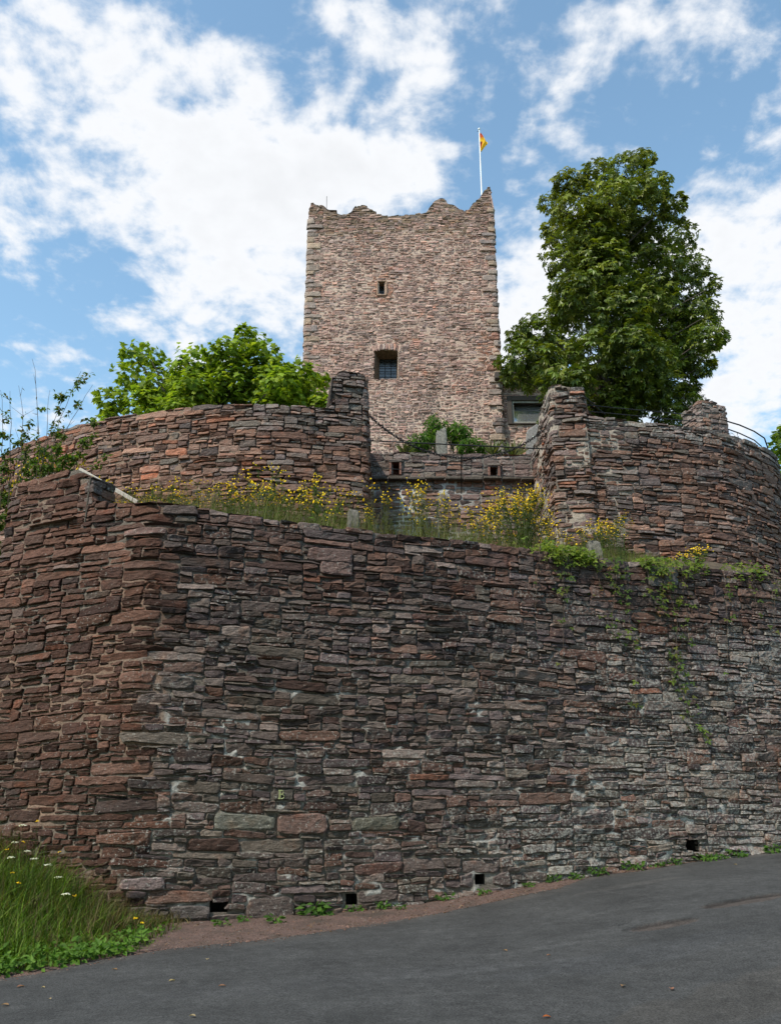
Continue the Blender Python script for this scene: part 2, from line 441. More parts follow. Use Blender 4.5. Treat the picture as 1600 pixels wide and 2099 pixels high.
def wall_mesh(name, curve, u0, u1, v0, top, colf, mortf, hf, wf, wmin=.16, batter=0.0, vref=0.0, warp=None, holes=(), special=(),
              seed=1, mats=('stone', 'mortar'), gap=.008, prot=(.0, .035), edge=.014, rough=.012, thick=.55, mdepth=(-.034, .02),
              cell=.09, grid=(.075, .05), maxg=(9, 5), topjit=.03, holef=None, vstone=None, cull=True, gapf=None):
    rng = np.random.default_rng(seed)
    uu = np.linspace(u0, u1, 200); vmax = float(np.max(top(uu)))
    st = pack(u0, u1, (v0 if vstone is None else vstone), vmax, hf, wf, wmin, rng)
    if warp is not None:
        pass
    st = clip_rects(st, list(holes) + [q[:4] for q in special])
    ns = len(st); extra = np.array([q[:4] for q in special]) if len(special) else np.zeros((0, 4))
    S = np.vstack([st, extra]); isx = np.r_[np.zeros(ns, bool), np.ones(len(extra), bool)]
    uc = .5 * (S[:, 0] + S[:, 1]); vc = .5 * (S[:, 2] + S[:, 3])
    wv = (lambda u, v: v) if warp is None else warp
    ok = S[:, 2] < top(uc) - .02
    if cull:
        X = surf(curve, uc, wv(uc, vc), np.zeros_like(uc), batter, vref); px, py = proj(X[:, 0], X[:, 1], X[:, 2])
        ok &= (px > -260) & (px < 1860) & (py > -200) & (py < 2300) & (X[:, 1] > 1)
    S = S[ok]; isx = isx[ok]; uc = uc[ok]; vc = vc[ok]; K = len(S)
    gp = np.full(K, gap) if gapf is None else gapf(curve, uc, wv(uc, vc))
    C = colf(curve, uc, wv(uc, vc), rng, S)
    pr = rng.uniform(prot[0], prot[1], K) * np.where(rng.random(K) < .12, 1.7, 1)
    for i, q in enumerate(special):
        idx = np.where(isx)[0]
        if len(q) > 4 and i < len(idx): pr[idx[i]] = q[4]
        if len(q) > 5 and q[5] is not None and i < len(idx): C[idx[i]] = q[5]
    nu = np.clip(np.ceil((S[:, 1] - S[:, 0]) / grid[0]), 3, maxg[0]).astype(int)
    nv = np.clip(np.ceil((S[:, 3] - S[:, 2]) / grid[1]), 2, maxg[1]).astype(int)
    nu[isx] = np.maximum(nu[isx], 8)
    ex = rng.uniform(4.5, 14, K); tp = rng.normal(0, .15, K); tp2 = rng.normal(0, .045, K); ti = rng.normal(0, .035, K)
    t1 = rng.normal(0, .011, K); t2 = rng.normal(0, .009, K); sd = rng.uniform(0, 900, K)
    tp[isx] *= .3; ti[isx] *= .2; ex[isx] = 7
    mb = MB()
    for key in set(zip(nu.tolist(), nv.tolist())):
        g = np.where((nu == key[0]) & (nv == key[1]))[0]
        a = np.r_[-1, -1, np.linspace(-.9, .9, key[0]), 1, 1]; b = np.r_[-1, -1, np.linspace(-.82, .82, key[1]), 1, 1]
        A, B = np.meshgrid(a, b); ring = np.zeros(A.shape, bool); ring[0] = ring[-1] = True; ring[:, 0] = ring[:, -1] = True
        A = A[None]; B = B[None]; e = ex[g][:, None, None]
        r = np.maximum(np.abs(A), np.abs(B)); p = (np.abs(A) ** e + np.abs(B) ** e) ** (1 / e)
        f = np.where(p > 1e-6, r / np.maximum(p, 1e-6), 1); A2 = A * f; B2 = B * f
        G = lambda q: q[g][:, None, None]
        hw = .5 * (G(S[:, 1]) - G(S[:, 0])) - G(gp); hh = np.maximum(.5 * (G(S[:, 3]) - G(S[:, 2])) - G(gp) * .8, .01)
        u = G(uc) + A2 * hw * (1 + G(tp2) * B2); v = G(vc) + B2 * hh * (1 + G(tp) * A2) + np.clip(G(ti) * hw, -.02, .02) * A2
        so = G(sd)
        u = u + .018 * vn(u * 8 + so, v * 11, 3); v = v + .011 * vn(u * 9, v * 8 + so, 5) + .008 * vn(u * 22 + so, v * 22, 6)
        rr = np.broadcast_to(r, u.shape)
        d = G(pr) + np.where(rr > .999, -edge, 0) + t1[g][:, None, None] * A + t2[g][:, None, None] * B
        d = d + rough * vn(u * 6 + so, v * 9 + so, 9) + rough * .7 * vn(u * 19 + so, v * 25, 10)
        d = np.where(np.broadcast_to(ring[None], d.shape), -.13, d)
        v = np.minimum(v, top(u) + topjit * vn(u * 3.1 + so, u * 0 + so, 12))
        w_ = wv(u, v)
        X = surf(curve, u, w_, d, batter, vref)
        nb, na = ring.shape; k = np.arange(len(g))[:, None, None] * (nb * na)
        ii = np.arange(nb - 1)[:, None] * na + np.arange(na - 1)[None]
        q = np.stack([k + ii, k + ii + 1, k + ii + na + 1, k + ii + na], -1).reshape(-1, 4)
        mb.add(X.reshape(-1, 3), [q], np.repeat(C[g], nb * na, axis=0))
    nst = sum(len(p) for p in mb.P[4])
    # mortar core with a back and a top
    n_u = max(2, int((u1 - u0) / cell)); us = np.linspace(u0, u1, n_u + 1); tv = top(us) - .035
    n_v = max(2, int((vmax - v0) / cell)); t = np.linspace(0, 1, n_v + 1)
    U = np.broadcast_to(us[:, None], (n_u + 1, n_v + 1)); Vv = v0 + (tv[:, None] - v0) * t[None]
    md = mdepth[0] + mdepth[1] * fbm(U * 2.2, Vv * 2.2, seed + 3) + mdepth[1] * .5 * vn(U * 13, Vv * 13, seed + 4)
    Vw = wv(U, Vv)
    mc, push = mortf(curve, U, Vw); md = md + push
    X = surf(curve, U, Vw, md, batter, vref)
    Xb = surf(curve, U[:, ::n_v], Vw[:, ::n_v], np.full((n_u + 1, 2), -thick), batter, vref)
    n0 = mb.n; nvp = n_v + 1
    ii = np.arange(n_u)[:, None] * nvp + np.arange(n_v)[None]
    q = np.stack([ii, ii + nvp, ii + nvp + 1, ii + 1], -1).reshape(-1, 4)
    uc_ = .5 * (us[:-1] + us[1:]); vc_ = .25 * (Vv[:-1, :-1] + Vv[1:, :-1] + Vv[:-1, 1:] + Vv[1:, 1:])
    m = np.ones((n_u, n_v), bool)
    for (a, b, c, d) in holes:
        m &= ~((uc_[:, None] > a) & (uc_[:, None] < b) & (vc_ > c) & (vc_ < d))
    q = q[m.ravel()]
    mb.add(X.reshape(-1, 3), [q], mc.reshape(-1, 3))
    n1 = mb.n; mb.add(Xb.reshape(-1, 3), [np.zeros((0, 4), int)], np.tile(mc[:, -1:], (1, 2, 1)).reshape(-1, 3))
    i = np.arange(n_u)
    tq = np.stack([n0 + i * nvp + n_v, n0 + (i + 1) * nvp + n_v, n1 + (i + 1) * 2 + 1, n1 + i * 2 + 1], -1)
    bq = np.stack([n1 + i * 2, n1 + i * 2 + 1, n1 + (i + 1) * 2 + 1, n1 + (i + 1) * 2], -1)
    ends = [[n0, n1, n1 + 1, n0 + n_v], [n0 + n_u * nvp, n0 + n_u * nvp + n_v, n1 + 2 * n_u + 1, n1 + 2 * n_u]]
    allq = np.vstack(mb.P[4] + [tq, bq, np.array(ends)])
    midx = np.r_[np.zeros(nst, int), np.ones(len(allq) - nst, int)]
    me = fast_mesh(name, np.vstack(mb.V), [allq], [M[mats[0]], M[mats[1]]], midx, np.vstack(mb.C))
    return me

def prof(curve, pxs, batter=0.0, vref=0.0, extra_l=None, extra_r=None):
    q = sorted(curve.hit(x, y, batter, vref) for x, y in pxs)
    us = np.array([a for a, _ in q]); zs = np.array([b for _, b in q])
    if extra_l: us = np.r_[[e[0] for e in extra_l], us]; zs = np.r_[[e[1] for e in extra_l], zs]
    if extra_r: us = np.r_[us, [e[0] for e in extra_r]]; zs = np.r_[zs, [e[1] for e in extra_r]]
    return lambda u: np.interp(u, us, zs)

def pxy(curve, u, v):
    X = surf(curve, u, v, np.zeros_like(u), 0, 0); return proj(X[:, 0], X[:, 1], X[:, 2])
GREY = np.array([(.132, .112, .093), (.106, .090, .076), (.156, .137, .114), (.084, .071, .062), (.124, .113, .088), (.122, .096, .083), (.138, .110, .093), (.114, .095, .076)])
GREY = GREY * np.array((1.045, .94, .985))
REDS = np.array([(.165, .090, .062), (.135, .076, .056), (.185, .108, .078), (.112, .066, .052), (.155, .098, .076), (.175, .106, .080)])
ORNG = np.array([(.24, .105, .065), (.20, .105, .075)])
def pick(rng, pal, n): return pal[rng.integers(0, len(pal), n)]
def mixpal(rng, n, redp, orp=0.0, gain=1.0, gvar=.2):
    r = rng.random(n); c = pick(rng, GREY, n)
    k = r < redp; c[k] = pick(rng, REDS, n)[k]
    k = rng.random(n) < orp; c[k] = pick(rng, ORNG, n)[k]
    return c * (gain * np.exp(rng.normal(0, gvar, n)))[:, None]

# ground plane of the sloping road
GA, GB, GC = .071 * .946, .071 * .322, -.071 * .72
def road_z(x, y):
    x = np.asarray(x, float); y = np.asarray(y, float)
    q = .946 * x + .322 * y
    return np.clip(GA * x + GB * y + GC, -2.2, 2.6) - .175 * np.exp(-((q - 4.8) / 3.1) ** 2)
def hit_ground(px, py):
    d = ray(px, py); t = (GC - CAMZ) / (d.z - GA * d.x - GB * d.y)
    for _ in range(12): t = t + (CAMZ + d.z * t - float(road_z(d.x * t, d.y * t))) / (GA * d.x + GB * d.y - d.z)
    return np.array([d.x * t, d.y * t, CAMZ + d.z * t])

# ------------------------------------------------------------------ front retaining wall
FB, FV = .03, 6.4
FW = Curve([[(-7.9, 20.5), (-7.55, 18), (-7.2, 15.6)], [(-7.2, 15.6), (-5.6, 14.78), (-4.0, 14.08)], [(-4.0, 14.08), (.5, 15.38), (4.5, 16.85), (8.3, 18.25), (13.2, 20.3)]], soft=13)
uc0 = FW.near(-7.2, 15.6)
ftop = prof(FW, [(22, 1003), (60, 985), (110, 975), (160, 962), (186, 985), (190, 1030), (300, 1034), (400, 1038), (470, 1052), (560, 1060), (640, 1070), (700, 1078), (860, 1096), (1000, 1110), (1080, 1120),
                  (1200, 1136), (1300, 1146), (1450, 1158), (1600, 1172)], FB, FV, extra_l=[(0, 6.9), (uc0 - .6, 7.1)], extra_r=[(FW.len, 6.3)])
def hf_front(rng, u, v):
    r = rng.random()
    up = 1.15 if v > 5.6 else 1.0
    if r < .30: return rng.uniform(.036, .062)
    if r < .87: return rng.uniform(.072, .128) * up
    return rng.uniform(.13, .205)
def wf_front(rng, h): return float(np.clip(max(h * 3.5, .30) * rng.lognormal(.08, .42), .17, 1.0))
def col_front(curve, u, v, rng, S):
    X = surf(curve, u, v, np.zeros_like(u), FB, FV); px, py = proj(X[:, 0], X[:, 1], X[:, 2]); n = len(u)
    wob = 45 * vn(v * 1.3, u * .4, 44)
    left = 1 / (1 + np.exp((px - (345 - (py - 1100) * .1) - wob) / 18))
    topl = 1035 + .1 * (px - 200)
    band = (py < topl + 120 + 50 * vn(u * .9, v * 0, 45)) & (px < 1560)
    redp = np.where(left > .5, .90, np.where(band, .62, .2)) + .12 * vn(u * .8, v * .8, 46)
    c = mixpal(rng, n, redp, .008, 1.0, .25)
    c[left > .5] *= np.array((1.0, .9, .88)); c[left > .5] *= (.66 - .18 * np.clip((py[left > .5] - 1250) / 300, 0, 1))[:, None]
    rd = (left < .5) & (c[:, 0] > c[:, 1] * 1.35); c[rd] *= np.array((.72, .76, .82))
    right = np.clip((px - 900) / 400, 0, 1) * (left < .5)
    c *= (1 + .22 * fbm(u * .8, v * .3, 48) + .12 * fbm(u * .4, v * .6, 49))[:, None]
    al = rng.uniform(.0, .45, n) + .4 * right * np.clip((py - topl - 60) / 120, 0, 1) + .15 * (py > 1650) + .25 * vn(u * .7, v * .9, 47) - .25 * left
    c *= (1 + .22 * right * rng.random(n))[:, None]
    return np.hstack([c, np.clip(al, 0, 1)[:, None]])
def mort_front(curve, U, V):
    X = surf(curve, U.ravel(), V.ravel(), np.zeros(U.size), FB, FV); px, py = [q.reshape(U.shape) for q in proj(X[:, 0], X[:, 1], X[:, 2])]
    base = np.array((.165, .142, .118)); white = np.array((.42, .41, .38)); pink = np.array((.27, .175, .125))
    w = np.clip((fbm(U * 5.5, V * 5.5, 61) - .16 + .25 * fbm(U * .8, V * .8, 63)) * 5, 0, 1) * np.clip((py - 1250) / 180, .12, 1) * (px > 290)
    p = np.clip((fbm(U * .9, V * 1.0, 62) + .12) * 2.2, 0, 1) * (px < 345 - (py - 1100) * .1 + 30)
    p = np.maximum(p, np.clip((px - 1520) / 60, 0, 1) * np.clip((py - 1420) / 80, 0, 1) * .7)
    c = base + w[..., None] * (white - base); c = c + (p * .75)[..., None] * (pink - c)
    return c, .021 * w + .009 * p
def warp_front(u, v):
    s = u - uc0
    return v + .05 * vn(u * .35, v * .5, 71) - .012 * np.clip(s - 4, 0, 8) * np.clip((v - 2) / 4, 0, 1) + .08 * np.clip(s - 4, 0, 30) / 10 * np.clip((1.8 - v) / 1.8, 0, 1.2)
fholes = []
for (hx, hy, w_, h_) in ((448, 1863, .24, .17), (720, 1846, .24, .19), (983, 1803, .2, .12), (1420, 1733, .3, .17)):
    u_, z_ = FW.hit(hx, hy, FB, FV)
    z_ -= float(warp_front(np.array(u_), np.array(z_))) - z_
    fholes.append((u_ - w_ / 2, u_ + w_ / 2, z_ - h_ / 2, z_ + h_ / 2))
def sp_front(x0, y0, x1, y1, col, pr=.02):
    a, z0 = FW.hit(x0, y1, FB, FV); b, z1 = FW.hit(x1, y0, FB, FV)
    dz = float(warp_front(np.array(.5 * (a + b)), np.array(.5 * (z0 + z1)))) - .5 * (z0 + z1)
    return (a, b, z0 - dz, z1 - dz, pr, (*col, .3))
fspecial = [sp_front(560, 1616, 604, 1642, (.075, .065, .055)), sp_front(568, 1666, 672, 1710, (.15, .095, .078), .035), sp_front(440, 1668, 566, 1702, (.14, .135, .11), .03),
            sp_front(722, 1675, 820, 1704, (.13, .122, .095)), sp_front(505, 1838, 602, 1890, (.09, .07, .062), .05), sp_front(345, 1855, 432, 1887, (.10, .085, .078), .04),
            sp_front(330, 1388, 400, 1412, (.12, .1, .09)), sp_front(62, 1062, 162, 1080, (.2, .12, .09), .09), sp_front(255, 1082, 345, 1104, (.16, .1, .085), .05),
            sp_front(630, 1128, 722, 1150, (.15, .1, .088), .05), sp_front(655, 1152, 722, 1178, (.16, .105, .09), .05), sp_front(1330, 1165, 1385, 1200, (.15, .135, .125), .05)]
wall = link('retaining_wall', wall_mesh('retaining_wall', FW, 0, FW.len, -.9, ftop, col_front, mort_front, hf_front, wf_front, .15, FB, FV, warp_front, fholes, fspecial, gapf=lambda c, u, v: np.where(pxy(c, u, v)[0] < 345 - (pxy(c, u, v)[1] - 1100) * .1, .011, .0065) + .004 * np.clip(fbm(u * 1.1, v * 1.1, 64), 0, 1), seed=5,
            prot=(.0, .032), rough=.013, mdepth=(-.022, .016)))
tag(wall, 'tall dark rubble stone retaining wall rising from the road edge', 'wall')
for (a, b, c, d) in fholes:
    mb = MB(); us = np.array([a, b]) ; cc = []
    for dep in (0.01, -.5):
        for (uq, vq) in ((a - .02, c - .02), (b + .02, c - .02), (b + .02, d + .02), (a - .02, d + .02)):
            uq = np.array([uq]); vq = np.array([vq]); cc.append(surf(FW, uq, warp_front(uq, vq), np.array([dep - .03]), FB, FV)[0])
    mb.add(cc, [np.array([[0, 1, 5, 4], [1, 2, 6, 5], [2, 3, 7, 6], [3, 0, 4, 7], [4, 5, 6, 7]])])
    mb.build('drain_hole', M['hole'], wall)
def pier_face():
    u_, z_ = FW.hit(187, 1000, FB, FV); p = FW.p(np.array([u_]))[0]; n_ = FW.n(np.array([u_]))[0]; p = p + n_ * .03 + np.array([.03, 0])
    cv = Curve([[tuple(p), tuple(p - n_ * .62)]], soft=1); zt = float(ftop(u_ - .12))
    def colf(curve, u, v, rng, S): return np.hstack([mixpal(rng, len(u), .35, 0, .9, .15), rng.uniform(.1, .5, len(u))[:, None]])
    link('pier_face', wall_mesh('pier_face', cv, 0, cv.len, zt - 1.2, lambda u: np.full(np.shape(u), zt), colf, lambda c_, U, V: (np.tile(np.array((.1, .09, .075)), U.shape + (1,)), 0 * U), lambda r, u, v: r.uniform(.1, .19), lambda r, h: r.uniform(.25, .5), .16, seed=77, thick=.06, prot=(.0, .03), cull=False), wall)
pier_face()
# the letter painted on one stone
def letter_B():
    u_, z_ = FW.hit(579, 1629, FB, FV); mb = MB()
    sc = .125
    strokes = [[(0, 0), (0, .5), (.0, 1)], [(-.12, 1), (.3, 1.0), (.5, .9), (.52, .72), (.36, .56), (.05, .52)], [(.05, .52), (.42, .5), (.62, .36), (.6, .14), (.4, .02), (-.12, 0)],
               [(.14, .98), (.14, .5), (.14, .03)]]
    for s_ in strokes:
        p = np.array(s_); uu = u_ - .04 + p[:, 0] * sc; vv = z_ - .065 + p[:, 1] * sc
        mb.tube(surf(FW, uu, vv, np.full(len(uu), .046), FB, FV), .0075, 5)
    mb.build('painted_letter', M['paint'], wall)
letter_B()

# ------------------------------------------------------------------ left upper bastion
def hf_mid(rng, u, v):
    r = rng.random()
    if r < .25: return rng.uniform(.045, .07)
    if r < .88: return rng.uniform(.075, .132)
    return rng.uniform(.14, .21)
def wf_mid(rng, h): return float(np.clip(max(h * 3.1, .27) * rng.lognormal(.05, .4), .16, .9))
LB = Curve([[(-14.5, 29), (-13.6, 26.5), (-11.24, 23.45), (-7.7, 21.1), (-3.67, 20), (-1.48, 20.2), (-.6, 20.4)], [(-.6, 20.4), (-.6, 23.2)]], soft=7)
ucL = LB.near(-.6, 20.4)
ltop = prof(LB, [(0, 938), (60, 905), (130, 880), (200, 862), (280, 848), (350, 838), (430, 831), (500, 828), (600, 832), (677, 837), (679, 772), (690, 765), (705, 759), (722, 762), (740, 766), (752, 768)],
            extra_l=[(0, 11.2)], extra_r=[(ucL + .8, 12.2), (ucL + .85, 11.3), (LB.len, 11.2)])
def col_left(curve, u, v, rng, S):
    X = surf(curve, u, v, np.zeros_like(u), 0, 0); px, py = proj(X[:, 0], X[:, 1], X[:, 2]); n = len(u)
    redp = np.where(px < 500, .85, .72) + .2 * vn(u * .6, v * .8, 81)
    grey = (px > 490) & (py < 880) | (px > 675) & (py < 790); redp = np.where(grey, .15, redp)
    c = mixpal(rng, n, redp, np.where(px < 520, .10, .045), 1.22, .2); al = rng.uniform(0, .3, n) + .2 * grey
    return np.hstack([c, al[:, None]])
def mort_left(curve, U, V):
    X = surf(curve, U.ravel(), V.ravel(), np.zeros(U.size), 0, 0); px, py = [q.reshape(U.shape) for q in proj(X[:, 0], X[:, 1], X[:, 2])]
    f = np.clip((520 - px) / 60, 0, 1) * .9; lo = np.array((.09, .07, .055)); hi = np.array((.30, .21, .155))
    return lo + f[..., None] * (hi - lo), .018 * f
o = link('bastion_wall', wall_mesh('bastion_wall', LB, 0, LB.len, 5.8, ltop, col_left, mort_left, hf_mid, wf_mid, .16, .02, 11.2, None, gapf=lambda c, u, v: np.where(pxy(c, u, v)[0] < 500, .012, .009), seed=15, thick=.7, prot=(0, .05), vstone=6.6))
tag(o, 'reddish curved rubble bastion wall with a tall pier at its right end', 'wall')

# ------------------------------------------------------------------ right upper bastion
RB = Curve([[(4.02, 23.4), (4.13, 20.5)], [(4.13, 20.5), (4.98, 20.42)], [(4.98, 20.42), (5.0, 20.52)], [(5.0, 20.52), (7.93, 21.1), (9.52, 21.9), (11, 23.3), (11.5, 25), (11.1, 27.5)]], soft=7)
ucR = RB.near(4.13, 20.5)
rtop = prof(RB, [(1128, 790), (1150, 787), (1170, 792), (1197, 794), (1202, 848), (1260, 858), (1340, 866), (1420, 876), (1480, 888), (1520, 900), (1560, 915), (1588, 935)],
            extra_l=[(0, 11.2), (ucR - 1.6, 11.3), (ucR - 1.5, 11.9), (ucR, 12.0)], extra_r=[(RB.len - 2.5, 11.1), (RB.len, 11.1)])
def col_right(curve, u, v, rng, S):
    X = surf(curve, u, v, np.zeros_like(u), 0, 0); px, py = proj(X[:, 0], X[:, 1], X[:, 2]); n = len(u)
    redp = .58 + .25 * vn(u * .6, v * .8, 91); topb = v > rtop(u) - .45; redp = np.where(topb, .15, redp)
    c = mixpal(rng, n, redp, .02, 1.2, .2); al = rng.uniform(0, .4, n) + .35 * topb
    c[u < ucR + .1] = c[u < ucR + .1] * 1.15
    return np.hstack([c, np.clip(al, 0, 1)[:, None]])
def mort_right(curve, U, V):
    X = surf(curve, U.ravel(), V.ravel(), np.zeros(U.size), 0, 0); px, py = [q.reshape(U.shape) for q in proj(X[:, 0], X[:, 1], X[:, 2])]
    f = np.clip((1350 + 60 * vn(V * 1.2, U, 92) - px) / 90, 0, 1) * np.clip((fbm(U * 1.5, V * 2, 93) + .35) * 2, 0, 1)
    lo = np.array((.085, .07, .06)); hi = np.array((.42, .35, .28))
    return lo + f[..., None] * (hi - lo), .045 * f
o = link('bastion_wall', wall_mesh('bastion_wall', RB, 0, RB.len, 5.8, rtop, col_right, mort_right, hf_mid, wf_mid, .16, .02, 11.2, None, gapf=lambda c, u, v: np.interp(pxy(c, u, v)[0] + 70 * vn(v * 1.3, u, 97), [1250, 1380], [.018, .009]), seed=25, thick=.7, prot=(0, .05), vstone=6.6))
tag(o, 'round purplish stone bastion wall with a pier at its left end beside the chain', 'wall')
# the free pier on the right bastion
def pier():
    c = at(1456, 880, 21.75); c = c[:2] + np.array([0, .35]); w, d = .86, .8; r = .32
    P = [(-w / 2, d / 2), (-w / 2, -d / 2), (w / 2, -d / 2), (w / 2, d / 2), (-w / 2 + .02, d / 2)]
    P = [(c[0] + x * math.cos(r) - y * math.sin(r), c[1] + x * math.sin(r) + y * math.cos(r)) for x, y in P]
    cv = Curve([[P[i], P[i + 1]] for i in range(4)], soft=9)
    def top(u):
        x = cv.p(u); return np.interp(x[..., 0], [c[0] - .6, c[0] - .35, c[0], c[0] + .45], [11.98, 12.1, 12.16, 12.05])
    def colp(curve, u, v, rng, S):
        cc = mixpal(rng, len(u), .12, 0, 1.5, .15); return np.hstack([cc, rng.uniform(.2, .7, len(u))[:, None]])
    def mo(curve, U, V): return np.tile(np.array((.24, .22, .19)), U.shape + (1,)), .02 * np.ones(U.shape)
    o = link('stone_pier', wall_mesh('stone_pier', cv, 0, cv.len, 10.5, top, colp, mo, lambda r_, u, v: r_.uniform(.07, .16), lambda r_, h: r_.uniform(.16, .34), .12, seed=33, thick=.36, prot=(0, .05)))
    tag(o, 'short grey stone pier standing alone on the right bastion wall', 'pier')
pier()

# ------------------------------------------------------------------ curtain wall in the recess with its two niches
CW = Curve([[(-.75, 22.95), (4.25, 23.0)]], soft=1)
ctop = prof(CW, [(752, 927), (900, 929), (1000, 931), (1075, 932)], extra_r=[(CW.len, 11.2)])
zl = CW.hit(900, 981)[1]
def rectc(x0, y0, x1, y1):
    a, z1 = CW.hit(x0, y0); b, z0 = CW.hit(x1, y1); return (a, b, z0, z1)
choles = [rectc(803, 949, 819, 974), rectc(1004, 957, 1021, 984)]
def col_c(curve, u, v, rng, S):
    n = len(u); low = v < zl
    c = mixpal(rng, n, np.where(low, .45, .15), .01, np.where(low, 1.5, 1.25), .16)
    return np.hstack([c, rng.uniform(.0, .5, n)[:, None]])
def mort_c(curve, U, V):
    low = np.clip((zl - V) / .08, 0, 1); px = CX + F_PX * (U - .75) * .93 / 22.95
    w = low * np.clip((fbm(U * 1.6, V * 2.0, 101) + .22) * 2.2, 0, 1) * np.clip((1010 - px) / 120, .25, 1)
    lo = np.array((.20, .18, .155)); hi = np.array((.70, .69, .65))
    return lo + w[..., None] * (hi - lo), .012 + .024 * w
o = link('curtain_wall', wall_mesh('curtain_wall', CW, 0, CW.len, 5.8, ctop, col_c, mort_c, lambda r, u, v: r.uniform(.09, .2), lambda r, h: r.uniform(.22, .6), .18, 0, 0, None, choles, gapf=lambda c, u, v: np.where(v < zl, .02, .011), seed=41,
         thick=.5, prot=(0, .03), vstone=7.0, mdepth=(-.03, .012)))
tag(o, 'low grey parapet wall with two small niches over whitewashed stones in the recess', 'wall')
cwall = o
mb = MB()
for i in range(9):
    a = -.6 + i * .53; mb.box((a + .26, 22.9, zl - .035 + .012 * math.sin(i * 2.3)), (.5, .22, .085 + .015 * math.sin(i * 1.7)), 0, (.10, .085, .07, 0), .015)
mb.build('ledge', M['rock'], cwall)
for (a, b, c, d) in choles:
    mb = MB(); x0 = -.75 + a; x1 = -.75 + b; y = 22.97
    v = [(x0, y - .03, c), (x1, y - .03, c), (x1, y - .03, d), (x0, y - .03, d), (x0 + .01, y + .3, c), (x1 - .01, y + .3, c), (x1 - .01, y + .3, d), (x0 + .01, y + .3, d)]
    mb.add(v, [np.array([[0, 1, 5, 4], [1, 2, 6, 5], [2, 3, 7, 6], [3, 0, 4, 7], [4, 5, 6, 7]])], (.16, .07, .045, 0))
    for (cx_, w_) in ((x0 - .03, .06), (x1 + .03, .06)): mb.box((cx_, y - .045, .5 * (c + d)), (w_, .08, d - c), 0, (.2, .11, .085, 0), .008)
    mb.box((.5 * (x0 + x1), y - .05, d + .04), (x1 - x0 + .14, .1, .08), 0, (.17, .14, .12, 0), .01)
    mb.build('niche', M['rock'], cwall)

# ------------------------------------------------------------------ tower
TD = 32.0; TXL, TXR = -3.55, 4.48
TW = Curve([[(TXL, TD + 8), (TXL, TD)], [(TXL, TD), (TXR, TD)], [(TXR, TD), (TXR, TD + 8)]], soft=5)
uL = TW.near(TXL, TD); uR = TW.near(TXR, TD)
tprof = [(640, 413), (648, 420), (662, 421), (672, 431), (682, 434), (700, 440), (719, 435), (727, 424), (738, 420), (748, 420), (760, 427), (773, 437), (790, 442), (812, 441), (850, 438), (872, 435), (883, 422), (893, 408),
         (905, 405), (913, 408), (917, 416), (932, 421), (948, 433), (959, 431), (965, 421), (985, 403), (993, 390), (1000, 383), (1006, 383)]
def ttop_f():
    q = [TW.hit(x, y) for x, y in tprof]
    us = np.array([a for a, _ in q]); zs = np.array([b for _, b in q])
    us = np.r_[uL, us, uR]; zs = np.r_[zs[0] - .05, zs, zs[-1] - .05]
    side = lambda t: 25.7 + .45 * np.maximum(0, np.sin(t * 1.6 + .4)) ** 1.5 + np.interp(t, [0, .5, 1.6], [.6, .5, 0])
    def f(u):
        u = np.asarray(u, float)
        return np.where(u < uL, side(uL - u) - .3 * np.exp(-(uL - u) / .4) * 0, np.where(u > uR, side(u - uR), np.interp(u, us, zs)))
    return f
ttop = ttop_f()
win = []
a, z1 = TW.hit(775.5, 578); b, z0 = TW.hit(790, 604); win.append((a, b, z0, z1))
a, z1 = TW.hit(768.5, 721); b, z0 = TW.hit(817.5, 777); win.append((a, b, z0, z1))
TPAL = np.array((1.03, .86, .875)) * np.array([(.37, .27, .215), (.31, .232, .195), (.42, .33, .265), (.255, .2, .175), (.33, .30, .26), (.35, .25, .21), (.40, .30, .23), (.27, .235, .215)])
TRED = np.array([(.33, .175, .125), (.30, .15, .11), (.36, .21, .155)])
def col_t(curve, u, v, rng, S):
    n = len(u); c = pick(rng, TPAL, n); c = c * .62 + .38 * TPAL.mean(0); k = rng.random(n) < .06 + .08 * vn(u * .7, v * .5, 111); c[k] = .6 * pick(rng, TRED, n)[k] + .4 * c[k]
    # red repair zones: round the small window, down the right edge
    w = win[0]; d = np.hypot((u - .5 * (w[0] + w[1])) / .5, (v - .5 * (w[2] + w[3])) / .65)
    k = (d < 1.1) & (rng.random(n) < .75); c[k] = pick(rng, TRED, n)[k] * 1.1
    k = (np.abs(v - 19.3) < 1.0) & (u > uR - .9) & (u < uR + .3) & (rng.random(n) < .6); c[k] = pick(rng, TRED, n)[k]
    g = np.clip((v - 22.5) / 3, 0, 1) * .7
    c = c * (1 - .12 * g[:, None]); grn = (v > 25.0) & (rng.random(n) < .35); c[grn] *= np.array((.7, .72, .6))
    low = np.clip((17.5 - v) / 2, 0, 1); c = c * (1 - .25 * low[:, None] * rng.random((n, 1)))
    c *= np.exp(rng.normal(0, .17, n))[:, None]
    c *= (1 + .20 * fbm(u * .9, v * .28, 127) + .12 * fbm(u * .5, v * .6, 128))[:, None]
    tp_ = np.clip(1 - (ttop(u) - v) / .4, 0, 1) * rng.uniform(.5, 1, n); c *= 1 - tp_[:, None] * np.array((.5, .42, .5))
    return np.hstack([c, rng.uniform(0, .35, n)[:, None]])
def mort_t(curve, U, V):
    lo = np.array((.44, .315, .25)); hi = np.array((.60, .455, .365)); low = np.clip((18 - V) / 2, 0, 1)
    f = np.clip(.4 + .5 * fbm(U * .8, V * .8, 121) + .5 * low, 0, 1)
    d = np.clip((V - 24.9 + .4 * vn(U * 2, V * 2, 122)) / .8, 0, 1) * .55
    return (lo + f[..., None] * (hi - lo)) * (1 - d[..., None]), .003 * low + .018 * fbm(U * 2.5, V * 2.5, 123)
